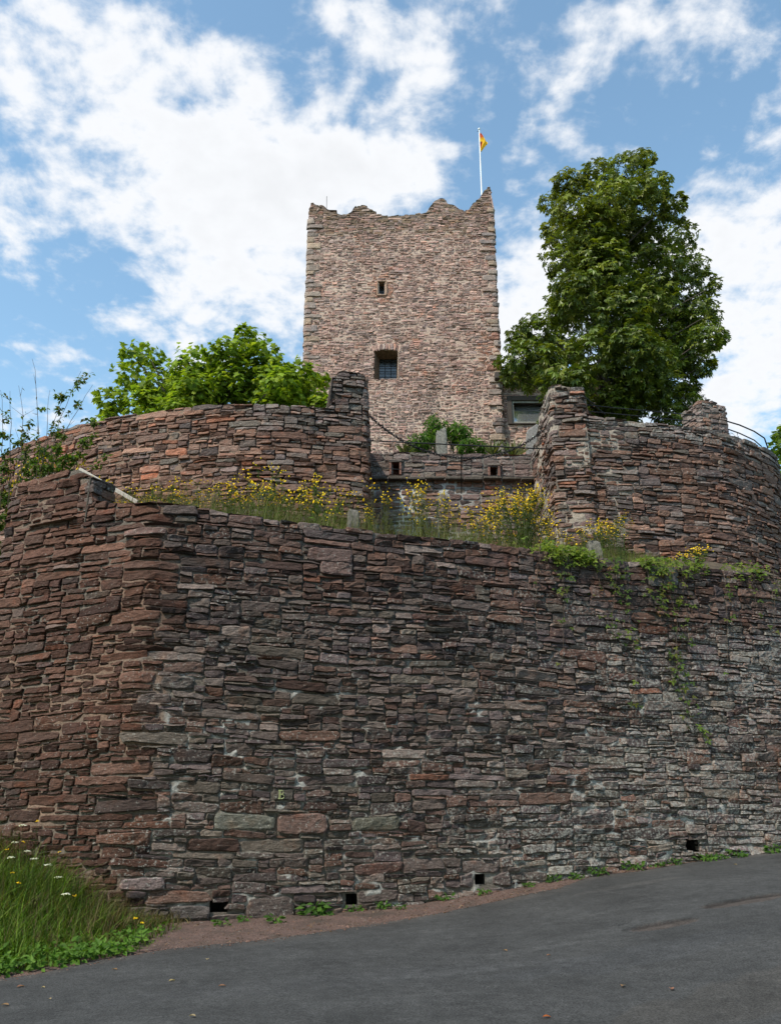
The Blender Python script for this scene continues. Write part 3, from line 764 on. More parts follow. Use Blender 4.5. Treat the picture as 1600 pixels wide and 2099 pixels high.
def hf_t(rng, u, v): return rng.uniform(.045, .075) if rng.random() < .4 else rng.uniform(.07, .135)
def wf_t(rng, h): return float(np.clip(rng.lognormal(math.log(.225), .38), .1, .6))
quo = []; QP = np.array((.86, .80, .93)) * np.array([(.36, .30, .215), (.33, .275, .205), (.42, .33, .21), (.29, .25, .2), (.36, .27, .19)])
rq = np.random.default_rng(5)
for uc_ in (uL, uR):
    z = 13.6; i = 0
    while z < (25.6 if uc_ == uL else 26.3):
        h = rq.uniform(.16, .34); lf = rq.uniform(.42, .7) if i % 2 else rq.uniform(.2, .36); ls = .8 - lf
        a_, b_ = (uc_ - ls, uc_ + lf) if uc_ == uL else (uc_ - lf, uc_ + ls)
        if rq.random() < .8:
            c_ = QP[rq.integers(0, 5)] * rq.uniform(.8, 1.15)
            if uc_ == uR and abs(z - 19.2) < .9 and rq.random() < .7: c_ = TRED[1]
            quo.append((a_, b_, z + .012, z + h - .012, .035 + rq.uniform(0, .035), (*c_, .25)))
        z += h; i += 1
# upright arch stones over the large window
aw = win[1]; na = 11
for i in range(na):
    w_ = (aw[1] - aw[0] + .2) / na; a_ = aw[0] - .1 + i * w_; lift = .11 * (1 - ((i + .5) / na * 2 - 1) ** 2)
    quo.append((a_ + .004, a_ + w_ - .004, aw[3] - .02 + lift, aw[3] + .27 + lift, .015 + .01 * (i % 3), (*(TPAL[i % 8] * 1.1), .1)))
tower = link('tower', wall_mesh('tower', TW, 0, TW.len, 10.4, ttop, col_t, mort_t, hf_t, wf_t, .11, 0, 0, None, [(a, b, c, d + (.11 if i else 0)) for i, (a, b, c, d) in enumerate(win)], quo, gapf=lambda c, u, v: np.interp(v + .5 * vn(u * .8, v * .8, 126), [16.5, 18.5], [.015, .0075]), seed=51, mats=('tower_stone', 'mortar'), gap=.005,
       prot=(-.006, .02), edge=.012, rough=.011, thick=1.2, mdepth=(-.012, .008), cell=.11, grid=(.1, .08), maxg=(5, 3), topjit=.05, vstone=13.2))
tag(tower, 'square ruined castle tower of pale pinkish stone with broken battlements', 'tower')
mb = MB()
mb.box((.5 * (TXL + TXR), TD + 7.6, 18.2), (TXR - TXL - .05, .8, 15.6), 0, (.34, .27, .22, 0), .02)
for x_ in (-2.6, -.9, 1.2, 3.2): mb.box((x_, TD + 7.6, 26.25), (.9, .8, .55), 0, (.30, .25, .2, 0), .1)
mb.build('rear_wall', M['rock'], tower)
def tower_window(w, splay_l, splay_r, depth, arch, bars_u, bars_v, small):
    x0 = TXL + (w[0] - uL); x1 = TXL + (w[1] - uL); c, d = w[2], w[3]; y = TD
    n = 9; tt = np.linspace(0, 1, n); al = arch * (1 - (2 * tt - 1) ** 2)
    outer = [(x0, c), (x1, c)] + [(x1 + (x0 - x1) * t, d + q) for t, q in zip(tt, al)]
    ix0, ix1 = x0 + splay_l, x1 - splay_r
    inner = [(ix0, c + .02), (ix1, c + .02)] + [(ix1 + (ix0 - ix1) * t, d - .02) for t in tt]
    k = len(outer); mb = MB()
    V = [(x, y - .015, z) for x, z in outer] + [(x, y + depth, z) for x, z in inner]
    q = [[i, (i + 1) % k, k + (i + 1) % k, k + i] for i in range(k)]
    mb.add(V, [np.array(q)], (.33, .225, .16, 0) if small else (.20, .135, .095, 0))
    if small:
        for (cx_, cz, sx, sz) in ((x0 - .03, .5 * (c + d), .06, d - c), (x1 + .04, .5 * (c + d), .08, d - c), (.5 * (x0 + x1), d + .03, x1 - x0 + .13, .06), (.5 * (x0 + x1), c - .03, x1 - x0 + .13, .06)):
            mb.box((cx_, y - .01, cz), (sx, .1, sz), 0, (.33, .215, .155, 0), .012)
    wo = mb.build('window', M['rock'], tower)
    mb = MB(); mb.box((.5 * (ix0 + ix1), y + depth + .06, .5 * (c + d)), (ix1 - ix0 + .1, .02, d - c + .2)); mb.build('pane', M['old_glass'], wo)
    mb = MB(); r_ = .011 if small else .014
    for i in range(bars_u):
        x = ix0 + (ix1 - ix0) * (i + 1) / (bars_u + 1); mb.tube([(x, y + depth - .03, c), (x, y + depth - .03, d)], r_, 6)
    for i in range(bars_v):
        z = c + (d - c) * (i + .55) / bars_v; mb.tube([(ix0 - .02, y + depth - .045, z), (ix1 + .02, y + depth - .045, z)], r_, 6)
    mb.build('grille', M['iron'], wo)
tower_window(win[0], .0, .0, .3, 0, 1, 4, True)
tower_window(win[1], .2, .07, .62, .11, 2, 5, False)

# flagpole, flag, lightning rod
p0 = at(981, 470, 32.9); p1 = at(981.5, 264, 32.9)
mb = MB(); mb.tube([(p1[0], 32.9, p0[2]), (p1[0], 32.9, p1[2] - 1.5), (p1[0], 32.9, p1[2])], [.032, .026, .02], 10)
fp = mb.build('flagpole', M['pole'], smooth=True); tag(fp, 'slim white flagpole at the right side of the tower top', 'flagpole')
mb = MB(); th = np.linspace(0, math.pi, 7); mb.tube(np.c_[np.zeros(7) + p1[0], np.zeros(7) + 32.9, p1[2] - .06 * np.cos(th)], .055 * np.sin(th) + .002, 10); mb.build('finial', M['pole'], fp, True)
mb = MB(); mb.tube([(p1[0] - .0, 32.9, p1[2] - .18), (p1[0] - .05, 32.88, p1[2] - .12), (p1[0] - .09, 32.88, p1[2] - .18)], .012, 5); mb.build('bracket', M['iron'], fp)
def flag():
    # a limp banner: hoist along the pole, the fly corner hanging down in folds
    mb = MB(); n, m = 16, 14; V = []; C = []
    top_ = at(982, 272, 32.88); px_m = 32.9 / F_PX / .83
    for i in range(n + 1):
        s = i / n
        for j in range(m + 1):
            t = j / m
            wid = np.interp(t, [0, .12, .42, .52, .8, 1], [2, 7, 17, 17, 8, 3]) * px_m
            x = top_[0] + s * wid; z = top_[2] - (t * 47 + s * 3 * (1 - t)) * px_m * 1.0
            y = 32.88 + .10 * math.sin(s * 7 + t * 2) * s + .05 * math.sin(s * 14 + t * 5) * s
            V.append((x, y, z))
            if t < .22: c = (.62, .13, .05)
            elif t < .45: c = (.72, .42, .03)
            elif s < .38 - .35 * abs(t - .62) and t < .8: c = (.10, .02, .03) if s < .2 and t < .62 else (.38, .04, .03)
            else: c = (.75, .46, .04)
            C.append((*c, 0))
    q = [[i * (m + 1) + j, (i + 1) * (m + 1) + j, (i + 1) * (m + 1) + j + 1, i * (m + 1) + j + 1] for i in range(n) for j in range(m)]
    mb.add(V, [np.array(q)], np.array(C))
    o = mb.build('flag', M['cloth'], smooth=True); tag(o, 'limp yellow and red flag hanging near the top of the pole', 'flag')
flag()
mb = MB(); a = at(669, 440, 33.0); b = at(669.5, 402, 33.0); mb.tube([(a[0], 33, a[2] - .6), (b[0], 33, b[2])], .012, 6)
tag(mb.build('lightning_rod', M['iron']), 'thin rod sticking up behind the left tower battlement', 'rod')

# ------------------------------------------------------------------ small annex beside the tower with its big window
def annex():
    root = link('annex', None, None, (6.9, 35, 10.4)); tag(root, 'low stone annex with a dark framed window behind the tree', 'building')
    L = lambda p: np.asarray(p, float) - np.array([6.9, 35, 10.4])
    y = 32.25; a = at(1041, 870, y); b = at(1122, 812, y); x0, x1, z0, z1 = a[0], b[0] + .4, a[2], b[2]
    cv = Curve([[(4.56, y + .02), (9.4, y + .02)]], soft=1)
    def colx(curve, u, v, rng, S):
        c = pick(rng, TPAL, len(u)) * np.exp(rng.normal(0, .15, len(u)))[:, None]; return np.hstack([c, rng.uniform(0, .3, len(u))[:, None]])
    me = wall_mesh('wall', cv, 0, cv.len, 10.4, lambda u: np.full(np.shape(u), z1 + .5), colx, mort_t, hf_t, wf_t, .12, 0, 0, None, [(x0 - 4.56, x1 - 4.56, z0, z1)], seed=61, mats=('tower_stone', 'mortar'), grid=(.1, .08), maxg=(5, 3), thick=.4, vstone=13.0, prot=(-.01, .02), mdepth=(-.015, .01))
    w = link('wall', me, root); w.location = -np.array([6.9, 35, 10.4])
    mb = MB(); mb.box(L((9.5, 34.6, 13.3)), (.4, 4.4, 5.8)); mb.box(L((7, 36.8, 13.3)), (5.2, .4, 5.8)); mb.build('rear_wall', M['plaster'], root)
    mb = MB(); mb.box(L((7.0, 34.4, z1 + .68)), (5.6, 5.4, .3), 0, None, .03); mb.build('roof', M['frame'], root)
    mb = MB(); fw = .09
    for (cx_, cz, sx, sz) in ((x0 + fw, .5 * (z0 + z1), 2 * fw, z1 - z0), (x1 - fw, .5 * (z0 + z1), 2 * fw, z1 - z0)): mb.box(L((cx_, y + .02, cz)), (sx, .16, sz), 0, None, .01)
    for cz, h in ((z0 + .03, .06), (z1 - .1, .2)): mb.box(L((.5 * (x0 + x1), y + .025, cz)), (x1 - x0 - 4 * fw, .14, h), 0, None, .01)
    f = mb.build('window', M['frame'], root)
    mb = MB(); s_ = .04
    xi0, xi1, zi0, zi1 = x0 + 2 * fw, x1 - 2 * fw, z0 + .06, z1 - .2
    for (cx_, cz, sx, sz) in ((xi0 + s_, .5 * (zi0 + zi1), 2 * s_, zi1 - zi0), (xi1 - s_, .5 * (zi0 + zi1), 2 * s_, zi1 - zi0)): mb.box(L((cx_, y + .05, cz)), (sx, .06, sz))
    for cz in (zi0 + s_, zi1 - s_): mb.box(L((.5 * (xi0 + xi1), y + .052, cz)), (xi1 - xi0 - 4 * s_, .056, 2 * s_))
    mb.build('sash', M['concrete'], f)
    mb = MB(); tb = .24 * (zi1 - zi0); q_ = [(xi0, y + .085, zi0), (xi1, y + .085, zi0), (xi1, y + .085 + tb, zi1), (xi0, y + .085 + tb, zi1)]
    mb.add([L(p_) for p_ in q_] + [L((p_[0], p_[1] + .02, p_[2])) for p_ in q_], [np.array([[0, 1, 2, 3], [4, 7, 6, 5], [0, 4, 5, 1], [1, 5, 6, 2], [2, 6, 7, 3], [3, 7, 4, 0]])]); mb.build('pane', M['glass'], f)
annex()

# ------------------------------------------------------------------ ground, road, verge, slope, terrace
EDGE_PX = [(-420, 2090), (-200, 2045), (0, 2008), (90, 1995), (180, 1975), (350, 1945), (450, 1936), (560, 1925), (700, 1905), (860, 1880), (1000, 1850), (1150, 1820), (1215, 1795), (1300, 1787), (1450, 1763), (1600, 1745), (1750, 1728)]
EDGE = np.array([hit_ground(*q)[:2] for q in EDGE_PX]); EDGE = np.vstack([[(-40, EDGE[0, 1] - 14)], EDGE, [(45, EDGE[-1, 1] + 10)]])
def edge_y(x): return np.interp(x, EDGE[:, 0], EDGE[:, 1])
def asphalt_mat():
    m, nt, b, out = new_mat('asphalt'); L = nt.links
    tc = nd(nt, 'ShaderNodeTexCoord').outputs['Object']; at_ = nd(nt, 'ShaderNodeAttribute', attribute_name='Col')
    n1 = noise(nt, tc, 1.1, 6, .6); n2 = noise(nt, tc, 55, 4, .7); n3 = noise(nt, tc, 210, 2, .6)
    mp = nd(nt, 'ShaderNodeMapping'); mp.inputs['Rotation'].default_value = (0, 0, -.33); mp.inputs['Scale'].default_value = (.35, 1.6, 1); L.new(tc, mp.inputs[0])
    n4 = noise(nt, mp.outputs[0], 1.6, 6, .65)
    c = mixc(nt, 1.0, at_.outputs['Color'], mapr(nt, n1, .3, .7, .74, 1.28), 'MULTIPLY')
    c = mixc(nt, 1.0, c, mapr(nt, noise(nt, tc, 7.5, 6, .7), .3, .7, .72, 1.3), 'MULTIPLY')
    c = mixc(nt, mapr(nt, n4, .56, .66, 0, .14), c, (.085, .084, .08))
    c = mixc(nt, 1.0, c, mapr(nt, n2, .32, .68, .35, 1.75), 'MULTIPLY')
    c = mixc(nt, mapr(nt, n3, .62, .72, 0, .7), c, (.17, .165, .155))
    L.new(c, b.inputs['Base Color']); b.inputs['Roughness'].default_value = .9; b.inputs['Specular IOR Level'].default_value = .2
    h = nd(nt, 'ShaderNodeMath', operation='ADD'); L.new(n2, h.inputs[0]); L.new(n3, h.inputs[1]); bump(nt, b, h.outputs[0], .5, .006)
    return m
def gravel_mat():
    m, nt, b, out = new_mat('red_gravel'); L = nt.links
    tc = nd(nt, 'ShaderNodeTexCoord').outputs['Object']
    vo = nd(nt, 'ShaderNodeTexVoronoi'); vo.inputs['Scale'].default_value = 48; L.new(tc, vo.inputs['Vector'])
    n1 = noise(nt, tc, 2.2, 5)
    c = mixc(nt, vo.outputs['Color'], (.075, .042, .032), (.16, .10, .08)); c = mixc(nt, mapr(nt, n1, .45, .7, 0, .8), c, (.05, .037, .026))
    c = mixc(nt, 1.0, c, mapr(nt, noise(nt, tc, 70, 4), .3, .7, .6, 1.4), 'MULTIPLY')
    L.new(c, b.inputs['Base Color']); b.inputs['Roughness'].default_value = .95; bump(nt, b, vo.outputs['Distance'], .9, .02); return m
M['asphalt'] = asphalt_mat(); M['gravel'] = gravel_mat()
M['soil'] = plain_mat('soil', (.075, .055, .035), .95, 0, 6, .4, .8, .05); M['turf'] = plain_mat('turf', (.045, .06, .02), .95, 0, 5, .45, .9, .06)

def grid_sheet(name, X, Y, Z, mat, col=None, smooth=True):
    r, c = X.shape; ii = np.arange(r - 1)[:, None] * c + np.arange(c - 1)[None]
    q = np.stack([ii, ii + 1, ii + c + 1, ii + c], -1).reshape(-1, 4)
    me = fast_mesh(name, np.stack([X, Y, Z], -1).reshape(-1, 3), [q], [mat], None, None if col is None else col.reshape(-1, col.shape[-1]), smooth)
    return link(name, me)
g = np.r_[-900, -300, -120, np.linspace(-60, 60, 61), 120, 300, 900]
X, Y = np.meshgrid(g, g)
o = grid_sheet('ground', X, Y, road_z(X, Y) - .06 - .02 * np.clip(np.hypot(X, Y) - 60, 0, 200), M['turf']); tag(o, kind='structure')
POT = [(1352, 1896, .50, .17), (1530, 1846, .62, .2)]
def road():
    xs = np.r_[-40, -25, np.arange(-14, -7, .3), np.arange(-7, 12, .055), 13, 16, 20, 28, 45]; tt = np.r_[np.linspace(0, .6, 14)[:-1], np.linspace(.6, 1, 190)]
    ye = edge_y(xs); ye = ye + .05 * vn(xs * 2.3, xs * 0, 5) + .03 * vn(xs * 7, xs * 0, 6)
    y0 = -9 + .0 * xs + xs * .34; X = np.repeat(xs[:, None], len(tt), 1); T = tt
    Y = y0[:, None] + (ye - y0)[:, None] * T[None]
    Z = road_z(X, Y) + .006 * vn(X * .8, Y * .8, 8)
    col = np.tile(np.array([.046, .046, .045, 0.]), X.shape + (1,))
    def patch(px, py, a, b, c, f=1.0, rot=.33, seed=0):
        p = hit_ground(px, py); dx = X - p[0]; dy = Y - p[1]
        u = dx * math.cos(rot) + dy * math.sin(rot); v = -dx * math.sin(rot) + dy * math.cos(rot)
        r = np.hypot(u / a, v / b) + .35 * fbm(X * 2.5, Y * 2.5, seed)
        k = np.clip((1.05 - r) / .12, 0, 1) * f; col[..., :3] += k[..., None] * (np.array(c) - col[..., :3]); return np.clip((1.0 - r) / .35, 0, 1)
    for i, (px, py, a, b) in enumerate(POT):
        k = patch(px, py, a, b, (.062, .050, .043), .85, .3, 40 + i); Z -= .022 * np.minimum(1, k * 3)
        p = hit_ground(px, py); dx = X - p[0]; dy = Y - p[1]; u = dx * math.cos(.3) + dy * math.sin(.3); v = -dx * math.sin(.3) + dy * math.cos(.3)
        e = np.exp(-((v - b * .8 * np.sqrt(np.clip(1 - (u / a) ** 2, 0, 1)) - .04 * fbm(X * 4, Y * 4, 60 + i)) / .06) ** 2) * (np.abs(u) < a); col[..., :3] *= (1 - .6 * e)[..., None]; Z -= .006 * e
    k = patch(1275, 1894, .16, .03, (.02, .02, .02), .9, .2, 45); Z -= .03 * k
    patch(700, 2010, 2.2, .35, (.05, .05, .05), .5, .3, 57); patch(1300, 1960, 1.5, .4, (.052, .053, .054), .6, .4, 58); patch(1290, 1815, .9, .16, (.075, .072, .068), .5, .33, 50); patch(1100, 1945, .6, .12, (.1, .1, .098), .2, .3, 51); patch(960, 1990, 1.0, .14, (.095, .096, .095), .2, .3, 52)
    patch(1080, 1980, .5, .1, (.09, .09, .09), .2, .3, 53); patch(1560, 2040, 1.6, .5, (.058, .052, .045), .4, .5, 54); patch(1250, 1870, .9, .1, (.08, .08, .078), .2, .3, 55)
    near = np.clip((Y - (ye[:, None] - .55)) / .5, 0, 1)[..., None] * (.55 + .45 * vn(X * 3, Y * 3, 9))[..., None]
    col[..., :3] = col[..., :3] + .55 * near * (np.array((.085, .07, .06)) - col[..., :3])
    o = grid_sheet('road', X, Y, Z, M['asphalt'], col); tag(o, kind='structure')
road()
def verge():
    xs = np.arange(-9.5, 14.5, .05); tt = np.linspace(-.35, 1, 26)
    P = FW.P[FW.u > uc0]; o_ = np.argsort(P[:, 0]); wy = np.interp(xs, P[o_, 0], P[o_, 1]); wy = np.where(xs < -7.2, 15.9, wy) + .25
    ye = edge_y(xs); X = np.repeat(xs[:, None], len(tt), 1); Y = ye[:, None] + (wy - ye)[:, None] * tt[None]
    t = np.clip(tt, 0, 1)[None]
    bank = np.interp(xs, [-9.5, -6.6, -5.1, -4.2, -3.6], [1.15, 1.0, .55, .04, 0])[:, None]
    base = road_z(X, Y) - .02 * (tt[None] < -.1)
    rise = bank * t ** .8 + .015 * np.clip(t * 1.4, 0, 1) * (1 - np.clip(bank * 2, 0, 1))
    Z = base - .012 + .02 * np.clip(tt[None] * 9 + .6, -1, 1) * (tt[None] > -.2) + rise + .018 * vn(X * 6, Y * 6, 31) * np.clip(t * 4, 0, 1) + .008 * vn(X * 21, Y * 21, 32) * np.clip(t * 6, 0, 1)
    Z = np.where(tt[None] < -.02, base - .05, Z)
    o = grid_sheet('gravel_verge', X, Y, Z, M['gravel']); tag(o, kind='structure')
    return xs, tt, X, Y, Z
VX, VT, VXX, VYY, VZZ = verge()
def verge_z(x, y):
    i = int(np.clip(np.searchsorted(VX, x), 0, len(VX) - 1)); return float(np.interp(y, VYY[i], VZZ[i]))
def front_y(x): 
    P = FW.P[FW.u > uc0]; o_ = np.argsort(P[:, 0]); return np.interp(x, P[o_, 0], P[o_, 1], left=16.6)
def back_y(x):
    pts = [(-14, 26.5), (-11.24, 23.45), (-7.7, 21.1), (-3.67, 20), (-.65, 20.4), (-.55, 22.9), (4.1, 22.9), (4.2, 20.5), (7.93, 21.1), (9.52, 21.9), (11, 23.3), (13, 26)]
    return np.interp(x, [p[0] for p in pts], [p[1] for p in pts])
def slope_z(x, y):
    yf = front_y(x); t = np.clip((y - yf) / (back_y(x) - yf), 0, 1)
    zf = np.interp(x, [-12, -8.2, -7.2, -6, 8.3, 12], [4.8, 5.6, 6.15, 6.2, 6.1, 6.0]); return zf + (np.where(np.asarray(x) < -2, 7.75, 7.45) - zf) * t
xs = np.linspace(-14, 13, 110); tt = np.linspace(0, 1, 26)
X = np.repeat(xs[:, None], 26, 1); Y = (front_y(xs) + .3)[:, None] + (back_y(xs) + .25 - front_y(xs) - .3)[:, None] * tt[None]
tag(grid_sheet('slope', X, Y, slope_z(X, Y) + .05 * vn(X * 1.5, Y * 1.5, 3), M['soil']), kind='structure')
pts = [(-14.0, 27), (-11, 23.9), (-7.5, 21.6), (-3.6, 20.5), (-1.0, 20.9), (-1.0, 23.3), (4.5, 23.3), (4.6, 21.0), (7.7, 21.6), (9.2, 22.4), (10.5, 23.7), (10.9, 25), (10.6, 27.5), (13, 36), (10, 60), (-10, 60), (-16, 40)]
n_ = len(pts); V = [(x, y, 10.45) for x, y in pts] + [(x * 1.0, y, 2.0) for x, y in pts]
me = bpy.data.meshes.new('terrace'); me.from_pydata(V, [], [list(range(n_))] + [[i, (i + 1) % n_, n_ + (i + 1) % n_, n_ + i] for i in range(n_)]); me.materials.append(M['turf'])
tag(link('terrace', me), kind='structure')

# ------------------------------------------------------------------ railings, chain, plank, stones
root = link('railing', None, None, at(945, 985, 20.8)); tag(root, 'thin dark railing with one post spanning the recess between the piers', 'railing')
ro = np.array(root.location)
def rail(pp, r, name='rail', par=None, off=None, sides=8):
    mb = MB(); mb.tube(np.array(pp) - off, r, sides); return mb.build(name, M['iron'], par, True)
def lerp_pts(a, b, n=8, sag=0.0):
    t = np.linspace(0, 1, n)[:, None]; p = a + (b - a) * t; p[:, 2] -= sag * 4 * (t * (1 - t))[:, 0]; return p
rail(lerp_pts(at(750, 903, 20.75), at(1136, 921, 20.75)), .018, 'rail', root, ro)
rail(lerp_pts(at(750, 940, 20.75), at(1140, 963, 20.75), 8, .02), .009, 'rail', root, ro)
rail(lerp_pts(at(750, 957, 20.75), at(1128, 981, 20.75), 8, .02), .009, 'rail', root, ro)
rail([at(945, 935, 20.8), at(945.5, 1012, 20.8)], .014, 'post', root, ro)
# chain
def chain():
    A = at(755, 850, 20.85); B = at(1116, 879, 21.2); mid = at(925, 936, 20.95)
    t = np.linspace(0, 1, 400); sag = mid[2] - .5 * (A[2] + B[2])
    c = A + (B - A) * t[:, None]; xs_ = (t - .5) * 2; c[:, 2] += sag * (1 - np.cosh(xs_ * 1.3) / math.cosh(1.3)) / (1 - 1 / math.cosh(1.3))
    d = np.r_[0, np.cumsum(np.linalg.norm(np.diff(c, axis=0), axis=1))]; pitch = .072; n = int(d[-1] / pitch); mb = MB()
    for i in range(n):
        p = np.array([np.interp((i + .5) * pitch, d, c[:, k]) for k in range(3)]); q = np.array([np.interp((i + .6) * pitch, d, c[:, k]) for k in range(3)])
        tg = (q - p) / np.linalg.norm(q - p); up = np.array([0, 0, 1.]); s_ = np.cross(tg, up); s_ /= np.linalg.norm(s_); w = np.cross(s_, tg)
        side = s_ if i % 2 else w
        th = np.linspace(0, 2 * math.pi, 13); ring = p + np.outer(np.cos(th) * .056, tg) + np.outer(np.sin(th) * .03, side)
        mb.tube(ring, .0105, 5)
    tag(mb.build('chain', M['iron'], smooth=True), 'heavy dark iron chain hanging in a sag between the two piers', 'chain')
chain()
root = link('railing', None, None, at(1320, 858, 21.3)); tag(root, 'thin curved two bar railing on top of the right bastion', 'railing'); ro = np.array(root.location)
rail([at(1196, 829, 20.9), at(1260, 836, 20.95), at(1350, 844, 21.1), at(1446, 853, 21.5)], .013, 'rail', root, ro)
rail([at(1196, 842, 20.9), at(1260, 848, 20.95), at(1350, 857, 21.1), at(1446, 866, 21.5)], .013, 'rail', root, ro)
rail([at(1488, 863, 21.9), at(1515, 871, 22.15), at(1545, 884, 22.7), at(1566, 898, 23.3), at(1573, 918, 23.5)], .02, 'rail', root, ro)
rail([at(1490, 879, 21.9), at(1515, 888, 22.15), at(1545, 902, 22.7), at(1560, 915, 23.2)], .017, 'rail', root, ro)
rail([at(1197, 812, 20.9), at(1240, 850, 21.2)], .014, 'brace', root, ro)

a = at(163, 962, 16.3); b = at(282, 1030, 15.4)
d_ = b - a; ln = np.linalg.norm(d_); mb = MB(); mb.box((0, 0, 0), (ln, .035, .075), 0, None, .006)
o = mb.build('plank', M['plank']); o.location = (a + b) / 2; o.rotation_euler = Vector(d_).to_track_quat('X', 'Z').to_euler()
tag(o, 'pale weathered plank leaning from the wall pier down to the coping', 'plank')

def rough_block(name, c, size, top_slope, label, cat, col=(.27, .26, .23), seed=0, taper=.9, rz=0.0):
    n = 7; mb = MB(); g_ = np.linspace(-1, 1, n); hx, hy, hz = [s / 2 for s in size]
    for ax in range(3):
        for sg in (-1, 1):
            A, B = np.meshgrid(g_, g_); P = np.zeros((n, n, 3)); o1, o2 = [k for k in range(3) if k != ax]
            P[..., ax] = sg; P[..., o1] = A; P[..., o2] = B
            l = (np.abs(P) ** 7).sum(-1) ** (1 / 7); P = P / l[..., None]
            x, y, z = P[..., 0], P[..., 1], P[..., 2]; k = 1 - (1 - taper) * (z + 1) / 2
            Q = np.stack([x * hx * k, y * hy * k, z * hz + (z > .3) * top_slope * x * hx], -1)
            Q = Q * (1 + .05 * vn(x * 3 + seed, y * 3 + z * 4, seed)[..., None])
            ii = np.arange(n - 1)[:, None] * n + np.arange(n - 1)[None]
            mb.add(Q.reshape(-1, 3), [np.stack([ii, ii + 1, ii + n + 1, ii + n], -1).reshape(-1, 4)], (*col, 0))
    o = mb.build(name, M['rock']); o.location = (c[0], c[1], c[2]); o.rotation_euler = (0, 0, rz); tag(o, label, cat)
    me = o.data
    return o
p = at(722, 1060, 15.7); rough_block('stone_post', (p[0], 16.1, p[2] - .1), (.26, .24, .72), -.05, 'squat grey stone post on the wall edge among yellow flowers', 'stone post', (.15, .14, .12), 3, .85)
p = at(1221, 1120, 17.3); rough_block('boulder', (p[0], 17.5, p[2] - .05), (.34, .3, .42), -.1, 'rounded grey stone half hidden in creeper on the wall edge', 'boulder', (.17, .16, .135), 5, .75)
p = at(904, 920, 24.3); rough_block('standing_stone', (p[0], 24.3, p[2] - .25), (.36, .22, 1.75), .55, 'upright pale stone slab between the terrace shrubs', 'standing stone', (.19, .18, .155), 8, .92)
p = at(1092, 905, 23.6); rough_block('standing_stone', (p[0], 23.6, p[2] - .3), (.5, .2, 1.5), .5, 'grey slanting stone slab leaning beside the right pier', 'standing stone', (.2, .185, .17), 11, .8)

# ------------------------------------------------------------------ foliage
def leafT(kind):
    V = []; Fq = []
    if kind == 'palmate':
        for ang, l in ((-105, .62), (-58, .88), (-18, 1.0), (22, 1.0), (62, .86), (108, .6)):
            a = math.radians(ang); d = np.array([math.cos(a), math.sin(a), 0]); n = np.array([-math.sin(a), math.cos(a), 0]); b = len(V); w = .19 * l + .02
            V += [d * .04, d * l * .62 + n * w + np.array([0, 0, -.03 * l]), d * l + np.array([0, 0, -.30 * l]), d * l * .62 - n * w + np.array([0, 0, -.03 * l])]
            Fq.append([b, b + 3, b + 2, b + 1])
        return np.array(V), np.array(Fq)
    if kind == 'maple':
        out = [(-.05, .0), (.02, -.5), (.22, -.34), (.42, -.62), (.5, -.3), (.66, -.26), (1.0, 0), (.66, .26), (.5, .3), (.42, .62), (.22, .34), (.02, .5)]
        V = [(.32, 0, .05)] + [(x, y, -.12 * (x * x + y * y)) for x, y in out]; n = len(out)
        return np.array(V), np.array([[0, 1 + i, 1 + (i + 1) % n] for i in range(n)])
    if kind == 'oval':
        return np.array([(0, 0, 0), (.45, -.27, .05), (1, 0, -.1), (.45, .27, .05)]), np.array([[0, 1, 2, 3]])
    if kind == 'lance':
        return np.array([(0, 0, 0), (.4, -.11, .0), (1, 0, -.22), (.4, .11, .0)]), np.array([[0, 1, 2, 3]])
    if kind == 'trifoliate':
        V = []; Fq = []
        for ang, l in ((-70, .75), (0, 1.0), (70, .75)):
            a = math.radians(ang); d = np.array([math.cos(a), math.sin(a), 0]); n = np.array([-math.sin(a), math.cos(a), 0]); b = len(V)
            V += [d * .05, d * l * .5 + n * .25 * l, d * l - np.array([0, 0, .12]), d * l * .5 - n * .25 * l]; Fq.append([b, b + 3, b + 2, b + 1])
        return np.array(V), np.array(Fq)
def leaves(mb, pos, nrm, dirv, size, kind, col):
    T, Fq = leafT(kind); N = len(pos)
    nrm = nrm / (np.linalg.norm(nrm, axis=1)[:, None] + 1e-9)
    x = dirv - (dirv * nrm).sum(1)[:, None] * nrm; x /= (np.linalg.norm(x, axis=1)[:, None] + 1e-9); y = np.cross(nrm, x)
    V = pos[:, None] + size[:, None, None] * (T[None, :, :1] * x[:, None] + T[None, :, 1:2] * y[:, None] + T[None, :, 2:3] * nrm[:, None])
    q = (np.arange(N)[:, None, None] * len(T) + Fq[None]).reshape(-1, Fq.shape[1])
    mb.add(V.reshape(-1, 3), [q], np.repeat(np.hstack([col, np.zeros((N, 1))]), len(T), 0))
def rand_dir(rng, n):
    v = rng.normal(size=(n, 3)); return v / np.linalg.norm(v, axis=1)[:, None]
